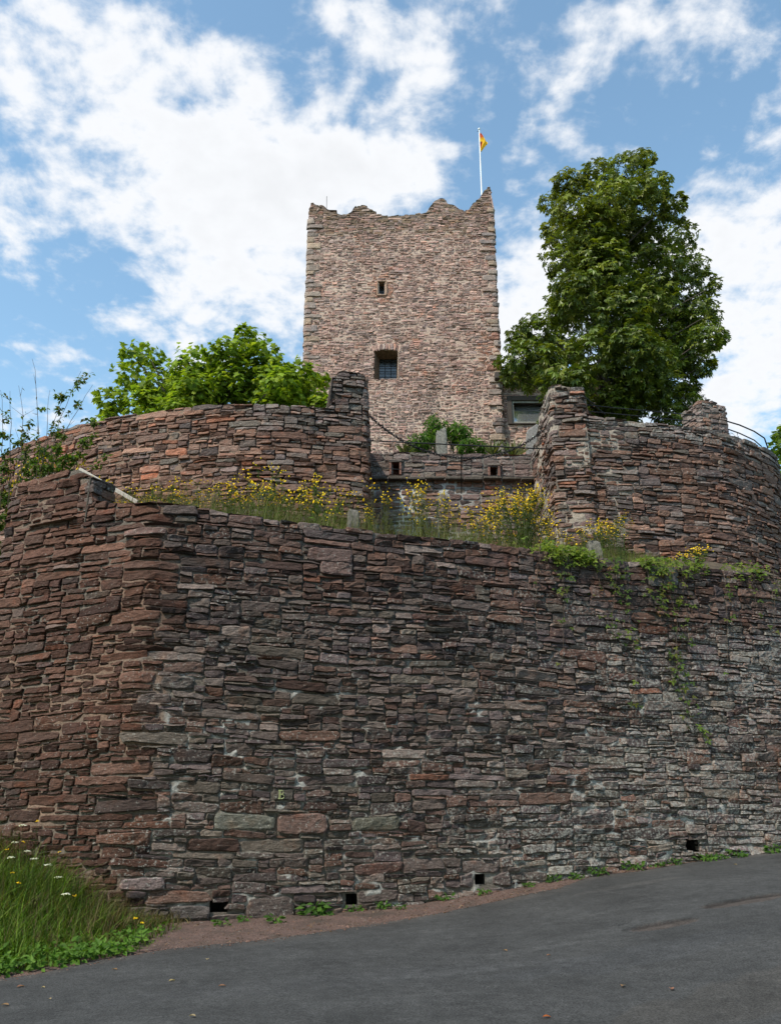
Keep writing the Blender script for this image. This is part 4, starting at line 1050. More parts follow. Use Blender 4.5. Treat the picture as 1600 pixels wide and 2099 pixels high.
def crown(rng, blobs, dens, size, kind, pal, up=.9, droop=.5, inner=.35, gap=.25, wob=.3):
    """blobs: (centre, radius). Leaves fill a shell of each limb's spray, with gaps."""
    mb = MB()
    for (c, r) in blobs:
        n = int(dens * r * r); d = rand_dir(rng, n); d[:, 2] *= .85
        rad = r * (1 - inner * rng.random(n) ** 1.5) * (1 + wob * fbm(d[:, 0] * 2.3 + c[0] * 3, d[:, 2] * 2.3 + d[:, 1] * 1.7 + c[2] * 3, 5))
        p = c + d * rad[:, None]
        keep = fbm(p[:, 0] * 1.6 + p[:, 1] * .9, p[:, 2] * 1.9 + p[:, 1] * .7, 9) > -gap * 1.2 + rng.normal(0, .08, n) - .35 * (rng.random(n) < .25)
        p = p[keep]; d = d[keep]; n = len(p)
        nr = d * .55 + np.array([0, 0, up]) + rng.normal(0, .42, (n, 3)); dv = d + rng.normal(0, .5, (n, 3)) + np.array([0, 0, -droop])
        k = rng.random(n); cl = pal[rng.integers(0, len(pal), n)] * (np.exp(rng.normal(0, .2, n)))[:, None]
        tint = vn(np.full(n, c[0] * 1.7), np.full(n, c[2] * 1.7), 21) * .15; cl = cl * (1 + tint)[:, None]
        leaves(mb, p, nr, dv, size * np.exp(rng.normal(0, .2, n)), kind, cl)
    return mb
def limbs(mb, base, tips, r0, rng, sides=7):
    for (tip, r) in tips:
        n = 7; t = np.linspace(0, 1, n)[:, None]; mid = base + (tip - base) * .5 + np.array([0, 0, .12 * np.linalg.norm(tip - base)])
        p = (1 - t) ** 2 * base + 2 * t * (1 - t) * mid + t ** 2 * tip; p[1:-1] += rng.normal(0, .05, (n - 2, 3))
        mb.tube(p, np.linspace(r0, .012, n) * (.6 + .4 * r), sides)

# chestnut tree right of the tower
def chestnut():
    rng = np.random.default_rng(3); D = 27.0
    L = [(1318, 322, 24), (1285, 345, 42), (1225, 360, 42), (1165, 375, 36), (1335, 385, 48), (1255, 410, 62), (1180, 425, 55), (1375, 425, 36), (1128, 415, 26), (1140, 470, 34), (1205, 480, 66), (1300, 480, 72), (1390, 485, 40),
         (1150, 535, 38), (1130, 510, 22), (1235, 560, 72), (1340, 565, 76), (1410, 545, 42), (1185, 600, 56), (1440, 578, 28), (1466, 582, 13), (1160, 640, 50), (1260, 650, 72), (1350, 660, 80), (1425, 640, 48), (1462, 640, 18),
         (1095, 680, 42), (1060, 690, 28), (1070, 730, 40), (1035, 745, 22), (1130, 720, 56), (1210, 730, 66), (1310, 740, 72), (1400, 720, 58), (1450, 690, 36), (1478, 692, 15), (1440, 750, 26), (1090, 762, 42), (1055, 775, 22), (1160, 790, 52), (1250, 800, 62),
         (1340, 800, 60), (1395, 790, 36), (1412, 825, 22), (1280, 850, 46), (1370, 850, 38), (1128, 806, 22), (1112, 862, 9), (1220, 850, 40), (1330, 620, 60), (1290, 710, 60), (1230, 520, 60)]
    m = D / F_PX / .9; blobs = []
    for (x, y, r) in L:
        for k in range(2 if r > 45 else 1):
            dd = rng.uniform(-1.6, 1.6) if r > 30 else rng.uniform(-.6, .6)
            if k: dd = rng.uniform(-2.6, 2.6)
            rr = r * m * (1 if k == 0 else .8); q = at(x + (rng.normal(0, 10) if k else 0), y + (rng.normal(0, 10) if k else 0), D + dd); blobs.append((q, rr))
    base = at(1245, 880, D); base[2] = 10.4
    root = link('chestnut_tree', None, None, base); tag(root, 'tall dark green chestnut tree on the terrace right of the tower', 'tree')
    bl = [(c - base, r) for c, r in blobs]
    pal = np.array([(.104, .145, .014), (.085, .125, .015), (.124, .16, .015), (.15, .175, .017), (.10, .14, .018), (.058, .09, .014)])
    mb = MB()
    for (c, r) in bl:
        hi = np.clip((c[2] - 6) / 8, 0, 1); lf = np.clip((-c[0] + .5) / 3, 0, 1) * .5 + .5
        p2 = pal * (1 - .0) + np.array([.065, .042, -.002]) * hi * lf  # sunlit upper left side put into the leaf colour, paler and yellower
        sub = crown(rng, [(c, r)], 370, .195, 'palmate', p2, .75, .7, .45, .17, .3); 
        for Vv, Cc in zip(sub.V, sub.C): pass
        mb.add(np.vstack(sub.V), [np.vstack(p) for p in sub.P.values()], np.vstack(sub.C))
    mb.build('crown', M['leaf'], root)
    mb = MB(); tr = np.array([(0, 0, -.1), (.02, 0, 2.2), (.1, .1, 4.5), (.15, 0, 7.5), (.4, 0, 10.5), (.9, 0, 13)]); mb.tube(tr, [.36, .3, .27, .2, .12, .03], 10)
    for (c, r) in bl:
        z0 = np.clip(c[2] - .6 * np.hypot(c[0], c[1]) - .5, 1.6, 11); b_ = np.array([np.interp(z0, tr[:, 2], tr[:, k]) for k in range(3)])
        limbs(mb, b_, [(c, .6)], .1 if r > .8 else .06, rng, 6)
    mb.build('trunk', M['bark'], root, True)
chestnut()
# plane tree behind the left bastion
def plane_tree():
    rng = np.random.default_rng(8); D = 24.3
    L = [(225, 820, 32), (265, 770, 36), (285, 720, 30), (310, 730, 30), (330, 790, 50), (400, 740, 40), (410, 790, 55), (480, 770, 55), (470, 720, 34), (510, 700, 30), (500, 682, 20), (540, 735, 42), (560, 780, 52), (610, 770, 40),
         (640, 790, 34), (655, 775, 18), (300, 830, 45), (380, 830, 50), (460, 825, 50), (540, 825, 50), (610, 820, 42), (655, 825, 24), (260, 715, 16), (220, 850, 24), (665, 822, 12), (435, 720, 20)]
    m = D / F_PX / .9; base = at(430, 880, D); base[2] = 10.4
    root = link('plane_tree', None, None, base); tag(root, 'bright green broad leaved tree behind the reddish left bastion', 'tree')
    bl = [(at(x, y, D + rng.uniform(-1.3, 1.3)) - base, r * m) for x, y, r in L] + [(at(x + rng.normal(0, 15), y + 15, D + rng.uniform(-2, 2)) - base, r * m * .9) for x, y, r in L if r > 38]
    pal = np.array([(.19, .265, .022), (.155, .23, .02), (.22, .29, .03), (.11, .18, .018), (.24, .30, .035), (.13, .19, .02)])
    crown(rng, bl, 640, .172, 'maple', pal, .8, .35, .5, .22, .35).build('crown', M['thin_leaf'], root)
    mb = MB(); mb.tube([(0, 0, -.1), (0, 0, .8), (.05, 0, 1.4)], [.22, .18, .15], 8)
    for (c, r) in bl: limbs(mb, np.array([0, 0, 1.0]), [(c, .5)], .07, rng, 5)
    mb.build('trunk', M['bark'], root, True)
plane_tree()
# light tree beyond the right bastion and a conifer tip
def far_tree():
    rng = np.random.default_rng(9); D = 33; m = D / F_PX / .9; base = at(1640, 950, D); base[2] = 1.6
    root = link('maple_tree', None, None, base); tag(root, 'light green tree top at the right edge beyond the bastion', 'tree')
    L = [(1625, 905, 42), (1600, 925, 24), (1650, 880, 45), (1605, 890, 18), (1680, 930, 50), (1620, 960, 40)]
    bl = [(at(x, y, D + rng.uniform(-1, 1)) - base, r * m) for x, y, r in L]
    crown(rng, bl, 420, .2, 'maple', np.array([(.13, .2, .03), (.1, .17, .025), (.16, .22, .04)]), .8, .3, .5, .2).build('crown', M['thin_leaf'], root)
    mb = MB(); mb.tube([(0, 0, -.5), (.1, 0, 5), (0, 0, 10.4)], [.32, .24, .12], 8)
    for (c, r) in bl: limbs(mb, np.array([0, 0, 9.4]), [(c, .5)], .06, rng, 5)
    mb.build('trunk', M['bark'], root, True)
far_tree()
def conifer():
    rng = np.random.default_rng(10); D = 29; t = at(1424, 792, D); h = t[2] - 10.4
    root = link('conifer', None, None, (t[0] - .05, D, 10.4)); tag(root, 'small dark conifer tip showing left of the lone pier', 'tree')
    mb = MB(); mb.tube([(0, 0, 0), (0, 0, h * .6), (.05, 0, h)], [.08, .04, .008], 6); mb.build('trunk', M['bark'], root)
    mb = MB(); P = []; Dv = []
    for k in range(60):
        z = h * (1 - .6 * rng.random() ** 1.1); L_ = (h - z) * .42 + .12; a = rng.uniform(0, 6.28); d = np.array([math.cos(a), math.sin(a), .35])
        for s in np.linspace(.1, 1, 12):
            for w in (-1, 1):
                P.append(np.array([0, 0, z]) + d * L_ * s); Dv.append(d * .6 + w * np.array([-d[1], d[0], 0]) + rng.normal(0, .2, 3))
    P = np.array(P); n = len(P)
    leaves(mb, P, rng.normal(0, .4, (n, 3)) + np.array([0, 0, 1]), np.array(Dv), np.full(n, .16), 'lance', np.tile((.035, .065, .03), (n, 1)))
    mb.build('foliage', M['leaf'], root)
conifer()
# terrace shrubs with hanging lance leaves
def shrub(px, py, w, h, D, label, seed, n=420, pal=((.075, .15, .02), (.10, .18, .025), (.05, .11, .02)), ls=.2):
    rng = np.random.default_rng(seed); c = at(px, py, D); base = np.array([c[0], D, 10.45]); m = D / F_PX / .9; pal = np.array(pal)
    root = link('shrub', None, None, base); tag(root, label, 'shrub', 'shrubs on the terrace before the tower')
    cz = c[2] - 10.45; hw, hh = w * m / 2, h * m / 2
    mb = MB(); st = MB(); 
    for k in range(14):
        d = rand_dir(rng, 1)[0]; tip = np.array([d[0] * hw * .8, d[1] * hw * .8, cz + abs(d[2]) * hh * .9 - .1])
        limbs(st, np.array([rng.normal(0, .05), rng.normal(0, .05), 0]), [(tip, .3)], .025, rng, 5)
    d = rand_dir(rng, n); r = 1 - .5 * rng.random(n) ** 1.3; p = np.c_[d[:, 0] * hw * r, d[:, 1] * hw * r, cz + d[:, 2] * hh * r]
    p += .08 * np.c_[vn(p[:, 0] * 5, p[:, 2] * 5, 1), vn(p[:, 0] * 5, p[:, 2] * 5, 2), vn(p[:, 0] * 5, p[:, 2] * 5, 3)]
    leaves(mb, p, d + rng.normal(0, .4, (n, 3)), d * .7 + np.array([0, 0, -.9]) + rng.normal(0, .3, (n, 3)), ls * np.exp(rng.normal(0, .2, n)), 'lance', pal[rng.integers(0, 3, n)] * np.exp(rng.normal(0, .2, n))[:, None])
    mb.build('foliage', M['thin_leaf'], root); st.build('stems', M['twig'], root)
shrub(893, 884, 52, 70, 24.6, 'taller shrub with drooping narrow leaves left of the standing stone', 1, 520)
shrub(939, 890, 54, 52, 24.8, 'rounded drooping shrub right of the standing stone', 2, 520)
shrub(862, 908, 44, 44, 24.2, 'low dark leafy shrub at the left end of the terrace planting', 3, 380)
shrub(968, 916, 60, 34, 24.0, 'low wide shrub at the right end of the terrace planting', 4, 420)
def spiky(px, py, h, D, label, seed):
    rng = np.random.default_rng(seed); c = at(px, py, D); m = D / F_PX / .9; n = 26; mb = MB()
    a = rng.uniform(0, 6.28, n); d = np.c_[np.cos(a) * .6, np.sin(a) * .6, rng.uniform(.6, 1.2, n)]
    P = np.zeros((n, 3)); leaves(mb, P, rng.normal(0, 1, (n, 3)), d, rng.uniform(.7, 1.1, n) * h * m * 1.6, 'lance', np.array([(.10, .13, .03), (.13, .13, .05)])[rng.integers(0, 2, n)])
    o = mb.build('yucca', M['leaf'], None, loc=(c[0], D, 11.1 - .1)); o.location.z = c[2] - h * m * .6; tag(o, label, 'plant', 'spiky plants along the parapet')
    return o
spiky(832, 922, 22, 23.7, 'small spiky tuft on the parapet left of the shrubs', 5); spiky(1052, 922, 26, 23.6, 'small spiky tuft on the parapet near the slanting slab', 6); spiky(1010, 920, 24, 23.7, 'spiky tuft just right of the low wide shrub', 7)

# wild shrub at the left edge
def wild_shrub():
    rng = np.random.default_rng(12); D = 17.6; base = at(60, 1010, D); base[2] = slope_z(base[0], D)
    root = link('wild_shrub', None, None, base); tag(root, 'straggly wild shrub with bare twigs and sparse leaves at the left edge', 'shrub')
    st = MB(); lf = MB(); m = D / F_PX / .92
    stems = [((68, 735), 0, .6), ((40, 790), .1, .3), ((20, 800), .2, .3), ((165, 760), .9, .6), ((190, 790), 1, .2), ((135, 800), .9, .4), ((100, 800), .5, .5), ((200, 850), 1, .5), ((0, 800), .5, .3), ((-30, 850), .8, .6), ((150, 860), 1, .6), ((60, 860), 1, .5),
             ((110, 890), 1, .5), ((30, 880), 1, .5), ((10, 930), 1, .5), ((180, 900), 1, .5), ((75, 920), 1, .4), ((140, 930), 1, .4), ((215, 930), .9, .4), ((-40, 950), 1, .6), ((5, 1010), 1, .3), ((12, 1045), 1, .2)]
    for (q, dens, curve_) in stems:
        tip = at(q[0], q[1], D + rng.uniform(-.8, .8)) - base; b0 = np.array([rng.normal(0, .3) + tip[0] * .25, rng.normal(0, .15), -.1 if tip[2] > .6 else -.4])
        t = np.linspace(0, 1, 12)[:, None]; mid = b0 + (tip - b0) * np.array([.3, .5, .72]); p = (1 - t) ** 2 * b0 + 2 * t * (1 - t) * mid + t ** 2 * tip
        p[1:] += rng.normal(0, .015, (11, 3)); st.tube(p, np.linspace(.013, .003, 12), 5)
        for k in range(7):
            i = rng.integers(3, 11); d = rand_dir(rng, 1)[0] * np.array([1, .6, .5]) + np.array([0, 0, .4]); L_ = rng.uniform(.15, .5)
            tw = p[i] + np.linspace(0, 1, 5)[:, None] * d * L_; st.tube(tw, np.linspace(.005, .002, 5), 4)
            n = int(rng.poisson(26 * dens + .3))
            if n:
                s_ = rng.random(n); pos = p[i] + s_[:, None] * d * L_ + rng.normal(0, .02, (n, 3))
                leaves(lf, pos, rng.normal(0, .6, (n, 3)) + np.array([0, -.3, .7]), rng.normal(0, .6, (n, 3)) + np.array([0, 0, -.5]), rng.uniform(.07, .14, n), 'oval', np.array([(.075, .14, .02), (.10, .16, .03), (.055, .10, .02), (.13, .12, .03)])[rng.integers(0, 4, n)])
    st.build('twigs', M['twig'], root); lf.build('leaves', M['thin_leaf'], root)
wild_shrub()

# ------------------------------------------------------------------ flowering weeds behind the front wall
def blades(mb, P, h, lean, w, col, rng, seg=3):
    n = len(P); a = rng.uniform(0, 2 * math.pi, n); L_ = np.c_[np.cos(a), np.sin(a), np.zeros(n)]; sd = np.c_[-np.sin(a), np.cos(a), np.zeros(n)] + rng.normal(0, .5, (n, 3)) * np.array([1, 1, 0])
    sd /= np.linalg.norm(sd, axis=1)[:, None]; t = np.linspace(0, 1, seg + 1); V = []
    for k in t:
        c = P + np.c_[np.zeros((n, 2)), h * (k - .25 * lean * k * k)] + L_ * (lean * h * k ** 1.8 * .8)[:, None]; ww = (w * (1 - k * .92))[:, None] * sd; V += [c - ww, c + ww]
    V = np.stack(V, 1); m_ = V.shape[1]; i = np.arange(n)[:, None] * m_
    q = np.concatenate([np.stack([i[:, 0] + 2 * k, i[:, 0] + 2 * k + 1, i[:, 0] + 2 * k + 3, i[:, 0] + 2 * k + 2], -1) for k in range(seg)])
    mb.add(V.reshape(-1, 3), [q], np.repeat(np.hstack([col, np.zeros((n, 1))]), m_, 0))
def weed_variant(seed, H, nst, spread, nfl, green, bushy):
    rng = np.random.default_rng(seed); g_ = MB(); f_ = MB()
    for k in range(nst):
        a = rng.uniform(0, 6.28); d = np.array([math.cos(a), math.sin(a), 0]) * spread * rng.random() ** .7; h = H * rng.uniform(.65, 1.0)
        t = np.linspace(0, 1, 6)[:, None]; p = np.array([d[0] * .25, d[1] * .25, -.15]) + t * np.array([0, 0, h + .15]) + (t ** 1.6) * d * .75
        col = np.array(green) * rng.uniform(.7, 1.3); g_.tube(p, np.linspace(.006, .0025, 6), 4, (*col, 0))
        n = int(17 * bushy); s = rng.random(n) ** .8; pos = np.stack([np.interp(s, t[:, 0], p[:, j]) for j in range(3)], 1)
        leaves(g_, pos, rng.normal(0, .5, (n, 3)) + np.array([0, 0, .8]), rng.normal(0, 1, (n, 3)) * np.array([1, 1, .3]) + np.array([0, 0, .35]), rng.uniform(.06, .13, n), 'lance', np.array(green) * np.exp(rng.normal(0, .25, (n, 1))))
        for j in range(nfl):
            b = p[-1] - np.array([0, 0, rng.uniform(0, .3) * h * .6]); e = b + np.array([rng.normal(0, .07), rng.normal(0, .07), rng.uniform(.02, .12)]); g_.tube([b - np.array([0, 0, .06]), (b + e) / 2, e], .0018, 3, (*col, 0))
            th = np.linspace(0, 2 * math.pi, 7)[:-1]; r = rng.uniform(.011, .024); nr = rng.normal(0, .35, 3) + np.array([0, -.3, 1]); nr /= np.linalg.norm(nr); x = np.cross(nr, [0, 1, .1]); x /= np.linalg.norm(x); y = np.cross(nr, x)
            ring = e + r * (np.cos(th)[:, None] * x + np.sin(th)[:, None] * y); V = np.vstack([e + nr * .012, ring, e - nr * .008])
            f_.add(V, [np.array([[0, 1 + i, 1 + (i + 1) % 6] for i in range(6)] + [[7, 1 + (i + 1) % 6, 1 + i] for i in range(6)])], (*np.array((.86, .65, .03)) * rng.uniform(.8, 1.1), 0))
    return g_, f_
def make_weed(i, *a):
    g_, f_ = weed_variant(*a); o = g_.build('flowering_weed', M['grass']); f_.build('blossom', M['petal'], o); return o
W_LABEL = {0: 'thin yellow flowering weed growing behind the coping of the front wall'}
variants = [make_weed(i, 200 + i, H, nst, spr, nfl, gr, bu) for i, (H, nst, spr, nfl, gr, bu) in enumerate([
    (1.15, 5, .3, 5, (.07, .095, .025), 1.0), (1.0, 4, .3, 6, (.09, .10, .03), .8), (1.3, 6, .35, 4, (.06, .09, .025), 1.1), (.8, 5, .3, 6, (.10, .12, .03), 1.0), (1.1, 4, .25, 4, (.10, .085, .04), .7), (.65, 6, .3, 5, (.08, .13, .025), 1.2)])]
used = set(); rw = np.random.default_rng(44); spots = []
wx = [(190, 300, 1010, 14), (300, 480, 1000, 12), (480, 570, 1000, 7), (570, 700, 1010, 9), (0, 190, 945, 7), (745, 900, 1012, 10), (900, 1010, 1040, 10), (1100, 1280, 1075, 18), (1010, 1110, 1050, 8), (190, 760, 1030, 9)]
for (x0, x1, yt, n) in wx:
    for k in range(n):
        spots.append((rw.uniform(x0, x1), yt + rw.normal(0, 18)))
def place_weed(px, ytop, D, vi, label, group):
    base = at(px, 1060, D); z = float(slope_z(base[0], D)); top_ = at(px, ytop, D)[2]
    H = max(.25, top_ - z)
    v = variants[vi]
    if vi in used: o = copy_tree(v)
    else: o = v; used.add(vi)
    s = H / [1.15, 1.0, 1.3, .8, 1.1, .65][vi]; o.location = (base[0], D, z); o.scale = (max(.8, min(1.2, s)),) * 2 + (s,); o.rotation_euler = (0, 0, rw.uniform(0, 6.28)); tag(o, label, 'weed', group)
for i, (px, yt) in enumerate(spots):
    p = at(px, 1070, 17); fy = float(front_y(p[0])); by = float(back_y(p[0])); D = fy + .7 + (min(by - .3, fy + 5) - fy - .7) * rw.random() ** 1.2
    place_weed(px, yt, D, int(rw.integers(0, 6)), 'thin yellow flowering weed growing behind the front wall coping', 'yellow flowering weeds behind the front wall')
# the big clump in front of the right pier, and the small one at the far right
def clump(px, py_top, D, w, H_px, label, seed, nst, nfl):
    c = at(px, py_top, D); m = D / F_PX / .93; z = float(slope_z(c[0], D)); H = c[2] - z; g_, f_ = weed_variant(seed, H, nst, w * m / 2 * 1.3, nfl, (.075, .11, .025), 1.5)
    o = g_.build('ragwort_bush', M['grass'], None, loc=(c[0], D, z)); f_.build('blossom', M['petal'], o); tag(o, label, 'weed')
clump(1063, 1004, 17.6, 100, 110, 'dense bushy clump of yellow flowers, the largest behind the wall', 71, 56, 11)
clump(1230, 1072, 18.2, 70, 50, 'yellow flower clump behind the half hidden boulder', 72, 14, 6)
clump(1420, 1133, 18.6, 60, 30, 'small bright yellow flower clump on the wall top at the far right', 73, 16, 7)
# dry grass between
def slope_grass():
    rng = np.random.default_rng(21); mb = MB(); n = 16000
    x = rng.uniform(-9.5, 6.5, n); fy = front_y(x); by = np.minimum(back_y(x), fy + 5); y = fy + .4 + (by - fy - .6) * rng.random(n) ** 1.2
    k = (fbm(x * .7, y * .7, 7) > -.35); x, y = x[k], y[k]; n = len(x); z = slope_z(x, y) - .02; P = np.c_[x, y, z]
    pal = np.array([(.095, .13, .02), (.12, .13, .035), (.14, .115, .045), (.08, .125, .018), (.16, .145, .06)]); c = pal[rng.integers(0, 5, n)] * np.exp(rng.normal(0, .2, (n, 1)))
    h = rng.uniform(.3, .95, n) * (1 + .4 * fbm(x * .9, y * .9, 8)) * np.interp(x, [-9, 2, 4.5, 6.5], [1, 1, .55, .3])
    blades(mb, P, h, rng.uniform(.1, .6, n), rng.uniform(.003, .007, n), c, rng)
    o = mb.build('grass', M['grass']); tag(o, 'dry green and straw coloured grass on the slope between the walls', 'grass', kind='stuff')
slope_grass()

# ------------------------------------------------------------------ creeper over the front wall
def creeper_strand(path, dens, label, seed, yellow=0.0):
    rng = np.random.default_rng(seed); q = [FW.hit(x, y, FB, FV) for x, y in path]; us = np.array([a for a, _ in q]); zs = np.array([b for _, b in q])
    t = np.linspace(0, 1, 40); tp_ = np.linspace(0, 1, len(us)); u = np.interp(t, tp_, us) + .02 * vn(t * 9 + seed, t * 0, 1); z = np.interp(t, tp_, zs)
    P = surf(FW, u, z, .06 + .02 * vn(t * 11, t * 0 + seed, 2), FB, FV)
    # the stem starts over the coping
    mb = MB(); mb.tube(P, np.linspace(.007, .003, 40), 5, (.10, .055, .04, 0)); o = mb.build('creeper', M['twig']); tag(o, label, 'creeper', 'creeper strands hanging down the front wall')
    L_ = abs(zs[0] - zs[-1]) + .01; n = max(4, int(dens * L_ * 26)); s = rng.random(n) ** 1.25
    cl = fbm(s * 7 + seed, s * 0 + seed, 3); s = s[cl > -.25 - .2 * dens]; n = len(s); pos = np.stack([np.interp(s, t, P[:, k]) for k in range(3)], 1) + rng.normal(0, 1, (n, 3)) * np.array([.09, .03, .05]) * (.6 + dens * .6) + np.array([.01, -.05, 0])
    pal = np.array([(.09, .15, .03), (.12, .17, .03), (.16, .18, .035), (.07, .11, .03), (.17, .10, .035)]); pr = np.array([.3, .3, .2, .15, .05])
    mb = MB(); leaves(mb, pos, rng.normal(0, .35, (n, 3)) + np.array([.2, -.8, .55]), rng.normal(0, .5, (n, 3)) + np.array([0, -.1, -.8]), rng.uniform(.06, .13, n), 'trifoliate', pal[rng.choice(5, n, p=pr)] * np.exp(rng.normal(0, .15, (n, 1))))
    mb.build('leaves', M['thin_leaf'], o)
ST = [([(1105, 1122), (1100, 1180), (1095, 1250)], .35, 'creeper strand hanging furthest to the left, sparse'), ([(1150, 1128), (1152, 1180), (1150, 1215)], 1.1, 'short leafy creeper strand below the mossy coping left of the boulder'),
      ([(1150, 1128), (1155, 1240), (1150, 1360)], .15, 'nearly bare long creeper stem left of the boulder'), ([(1225, 1140), (1228, 1180), (1222, 1215)], 1.0, 'short leafy creeper strand straight below the boulder'),
      ([(1255, 1142), (1260, 1200), (1250, 1290), (1265, 1310)], 1.2, 'leafy creeper strand just right of the boulder'), ([(1275, 1145), (1285, 1260), (1295, 1340), (1300, 1480)], .55, 'long thin creeper strand with scattered leaf tufts, second longest'),
      ([(1320, 1148), (1325, 1180), (1330, 1230)], 1.2, 'short leafy creeper strand under the thickest green coping'), ([(1345, 1150), (1370, 1215), (1385, 1290), (1383, 1375), (1410, 1460), (1440, 1520)], 1.15, 'longest creeper strand, leafy above and trailing far down the wall'),
      ([(1360, 1152), (1355, 1220), (1350, 1260)], 1.1, 'medium leafy creeper strand beside the longest one'), ([(1395, 1156), (1400, 1230), (1410, 1330)], .4, 'sparse creeper strand right of the longest one'),
      ([(1480, 1162), (1485, 1230), (1490, 1400)], .28, 'thin sparse creeper strand right of the small yellow clump'), ([(1545, 1167), (1540, 1200), (1550, 1265)], .6, 'short creeper strand near the right edge of the wall'),
      ([(1582, 1170), (1585, 1220), (1580, 1300)], .4, 'creeper strand at the very right edge of the picture')]
for i, (pa, de, la) in enumerate(ST): creeper_strand(pa, de, la, 300 + i)
def coping_creeper():
    rng = np.random.default_rng(31); n = 1900; pxs = np.r_[rng.uniform(1080, 1330, 1250), rng.uniform(1300, 1600, 450), rng.uniform(1240, 1310, 200)]
    u = np.array([FW.hit(x, 1150, FB, FV)[0] for x in pxs]); dens = fbm(u * 1.3, u * 0, 15) > -.3; u = u[dens]; n = len(u); b = rng.random(n)
    zt = ftop(u); dep = np.where(b < .62, rng.uniform(-.5, .06, n), .05 + .05 * rng.random(n)); z = np.where(b < .62, zt + .03 + rng.random(n) ** 2 * .13 * (1 + .6 * vn(u * 2, u * 0, 4)), zt - .28 * rng.random(n) ** 1.3)
    P = surf(FW, u, z, dep, FB, FV); mb = MB(); pal = np.array([(.15, .22, .03), (.18, .25, .035), (.12, .19, .03), (.20, .24, .04)])
    leaves(mb, P, rng.normal(0, .5, (n, 3)) + np.array([0, -.5, .8]), rng.normal(0, .7, (n, 3)) + np.array([0, -.3, -.3]), rng.uniform(.05, .11, n), 'trifoliate', pal[rng.integers(0, 4, n)])
    o = mb.build('ground_cover', M['thin_leaf']); tag(o, 'bright green creeper leaves matting the coping at the right', 'creeper', kind='stuff')
coping_creeper()

# ------------------------------------------------------------------ grass bank at the lower left
def bank_grass():
    rng = np.random.default_rng(51); mb = MB(); n = 24000
    x = rng.uniform(-8.2, -2.9, n); t = rng.random(n) ** .8; ye = edge_y(x); wy = front_y(x) - .1; y = ye + .04 + (wy - ye) * t
    lim = np.interp(x, [-8, -4.2, -3.6, -2.9], [1.1, 1.0, .6, .05]); k = (rng.random(n) < lim) & (t > .03 + .05 * vn(x * 4, y * 0, 6)); x, y, t = x[k], y[k], t[k]; n = len(x)
    z = np.array([verge_z(a, b) for a, b in zip(x, y)]); P = np.c_[x, y, z - .02]
    dry = np.clip(fbm(x * .9, y * .9, 12) * 1.5 + (t - .5) * 1.3 + np.clip(x + 5.6, 0, 2) * .35 * t, 0, 1); A = (.6 + .5 * np.clip(fbm(x * 2.3, y * 2.3, 19) + .5, 0, 1))[:, None] * np.array([(.06, .12, .014), (.085, .15, .016), (.12, .17, .024)])[rng.integers(0, 3, n)]; B = np.array([(.11, .085, .04), (.09, .08, .03)])[rng.integers(0, 2, n)]
    c = np.where((rng.random(n) < dry * 1.0)[:, None], B, A) * np.exp(rng.normal(0, .38, (n, 1)))
    h = (.10 + .55 * np.clip(t * 1.5, 0, 1)) * rng.uniform(.35, 1.25, n) * np.interp(x, [-7, -4.5, -3.4, -2.9], [1.25, 1.0, .5, .2]) * (1 + .5 * fbm(x * 1.6, y * 1.6, 14))
    blades(mb, P, h, rng.uniform(.15, 1.3, n), rng.uniform(.004, .014, n), c, rng, 4)
    # brown seed stalks leaning about
    ns = 1900; k = rng.integers(0, len(P), ns); k = k[t[k] > .25]; ns = len(k)
    blades(mb, P[k], rng.uniform(.45, .95, ns) * np.interp(P[k][:, 0], [-7, -4, -3], [1.1, .8, .35]), rng.uniform(.1, .9, ns), rng.uniform(.002, .0045, ns), np.array([(.17, .115, .06), (.13, .095, .05), (.2, .15, .08)])[rng.integers(0, 3, ns)], rng, 5)
    # broad leaved herbs low at the road edge
    m = 5200; x = rng.uniform(-7.6, -3.1, m); t = rng.random(m) ** 1.3 * .55 + .03; ye = edge_y(x); y = ye + (front_y(x) - ye) * t; z = np.array([verge_z(a, b) for a, b in zip(x, y)]) + rng.uniform(.01, .13, m)
    kk = fbm(x * 2, y * 2, 16) > -.2; P = np.c_[x, y, z][kk]; m = len(P)
    leaves(mb, P, rng.normal(0, .45, (m, 3)) + np.array([0, -.3, .8]), rng.normal(0, 1, (m, 3)) * np.array([1, 1, .3]), rng.uniform(.045, .12, m), 'oval', np.array([(.075, .16, .016), (.10, .19, .022), (.055, .12, .014)])[rng.integers(0, 3, m)])
    o = mb.build('grass', M['grass']); tag(o, 'long green grass and herbs on the bank at the lower left', 'grass', kind='stuff')
bank_grass()
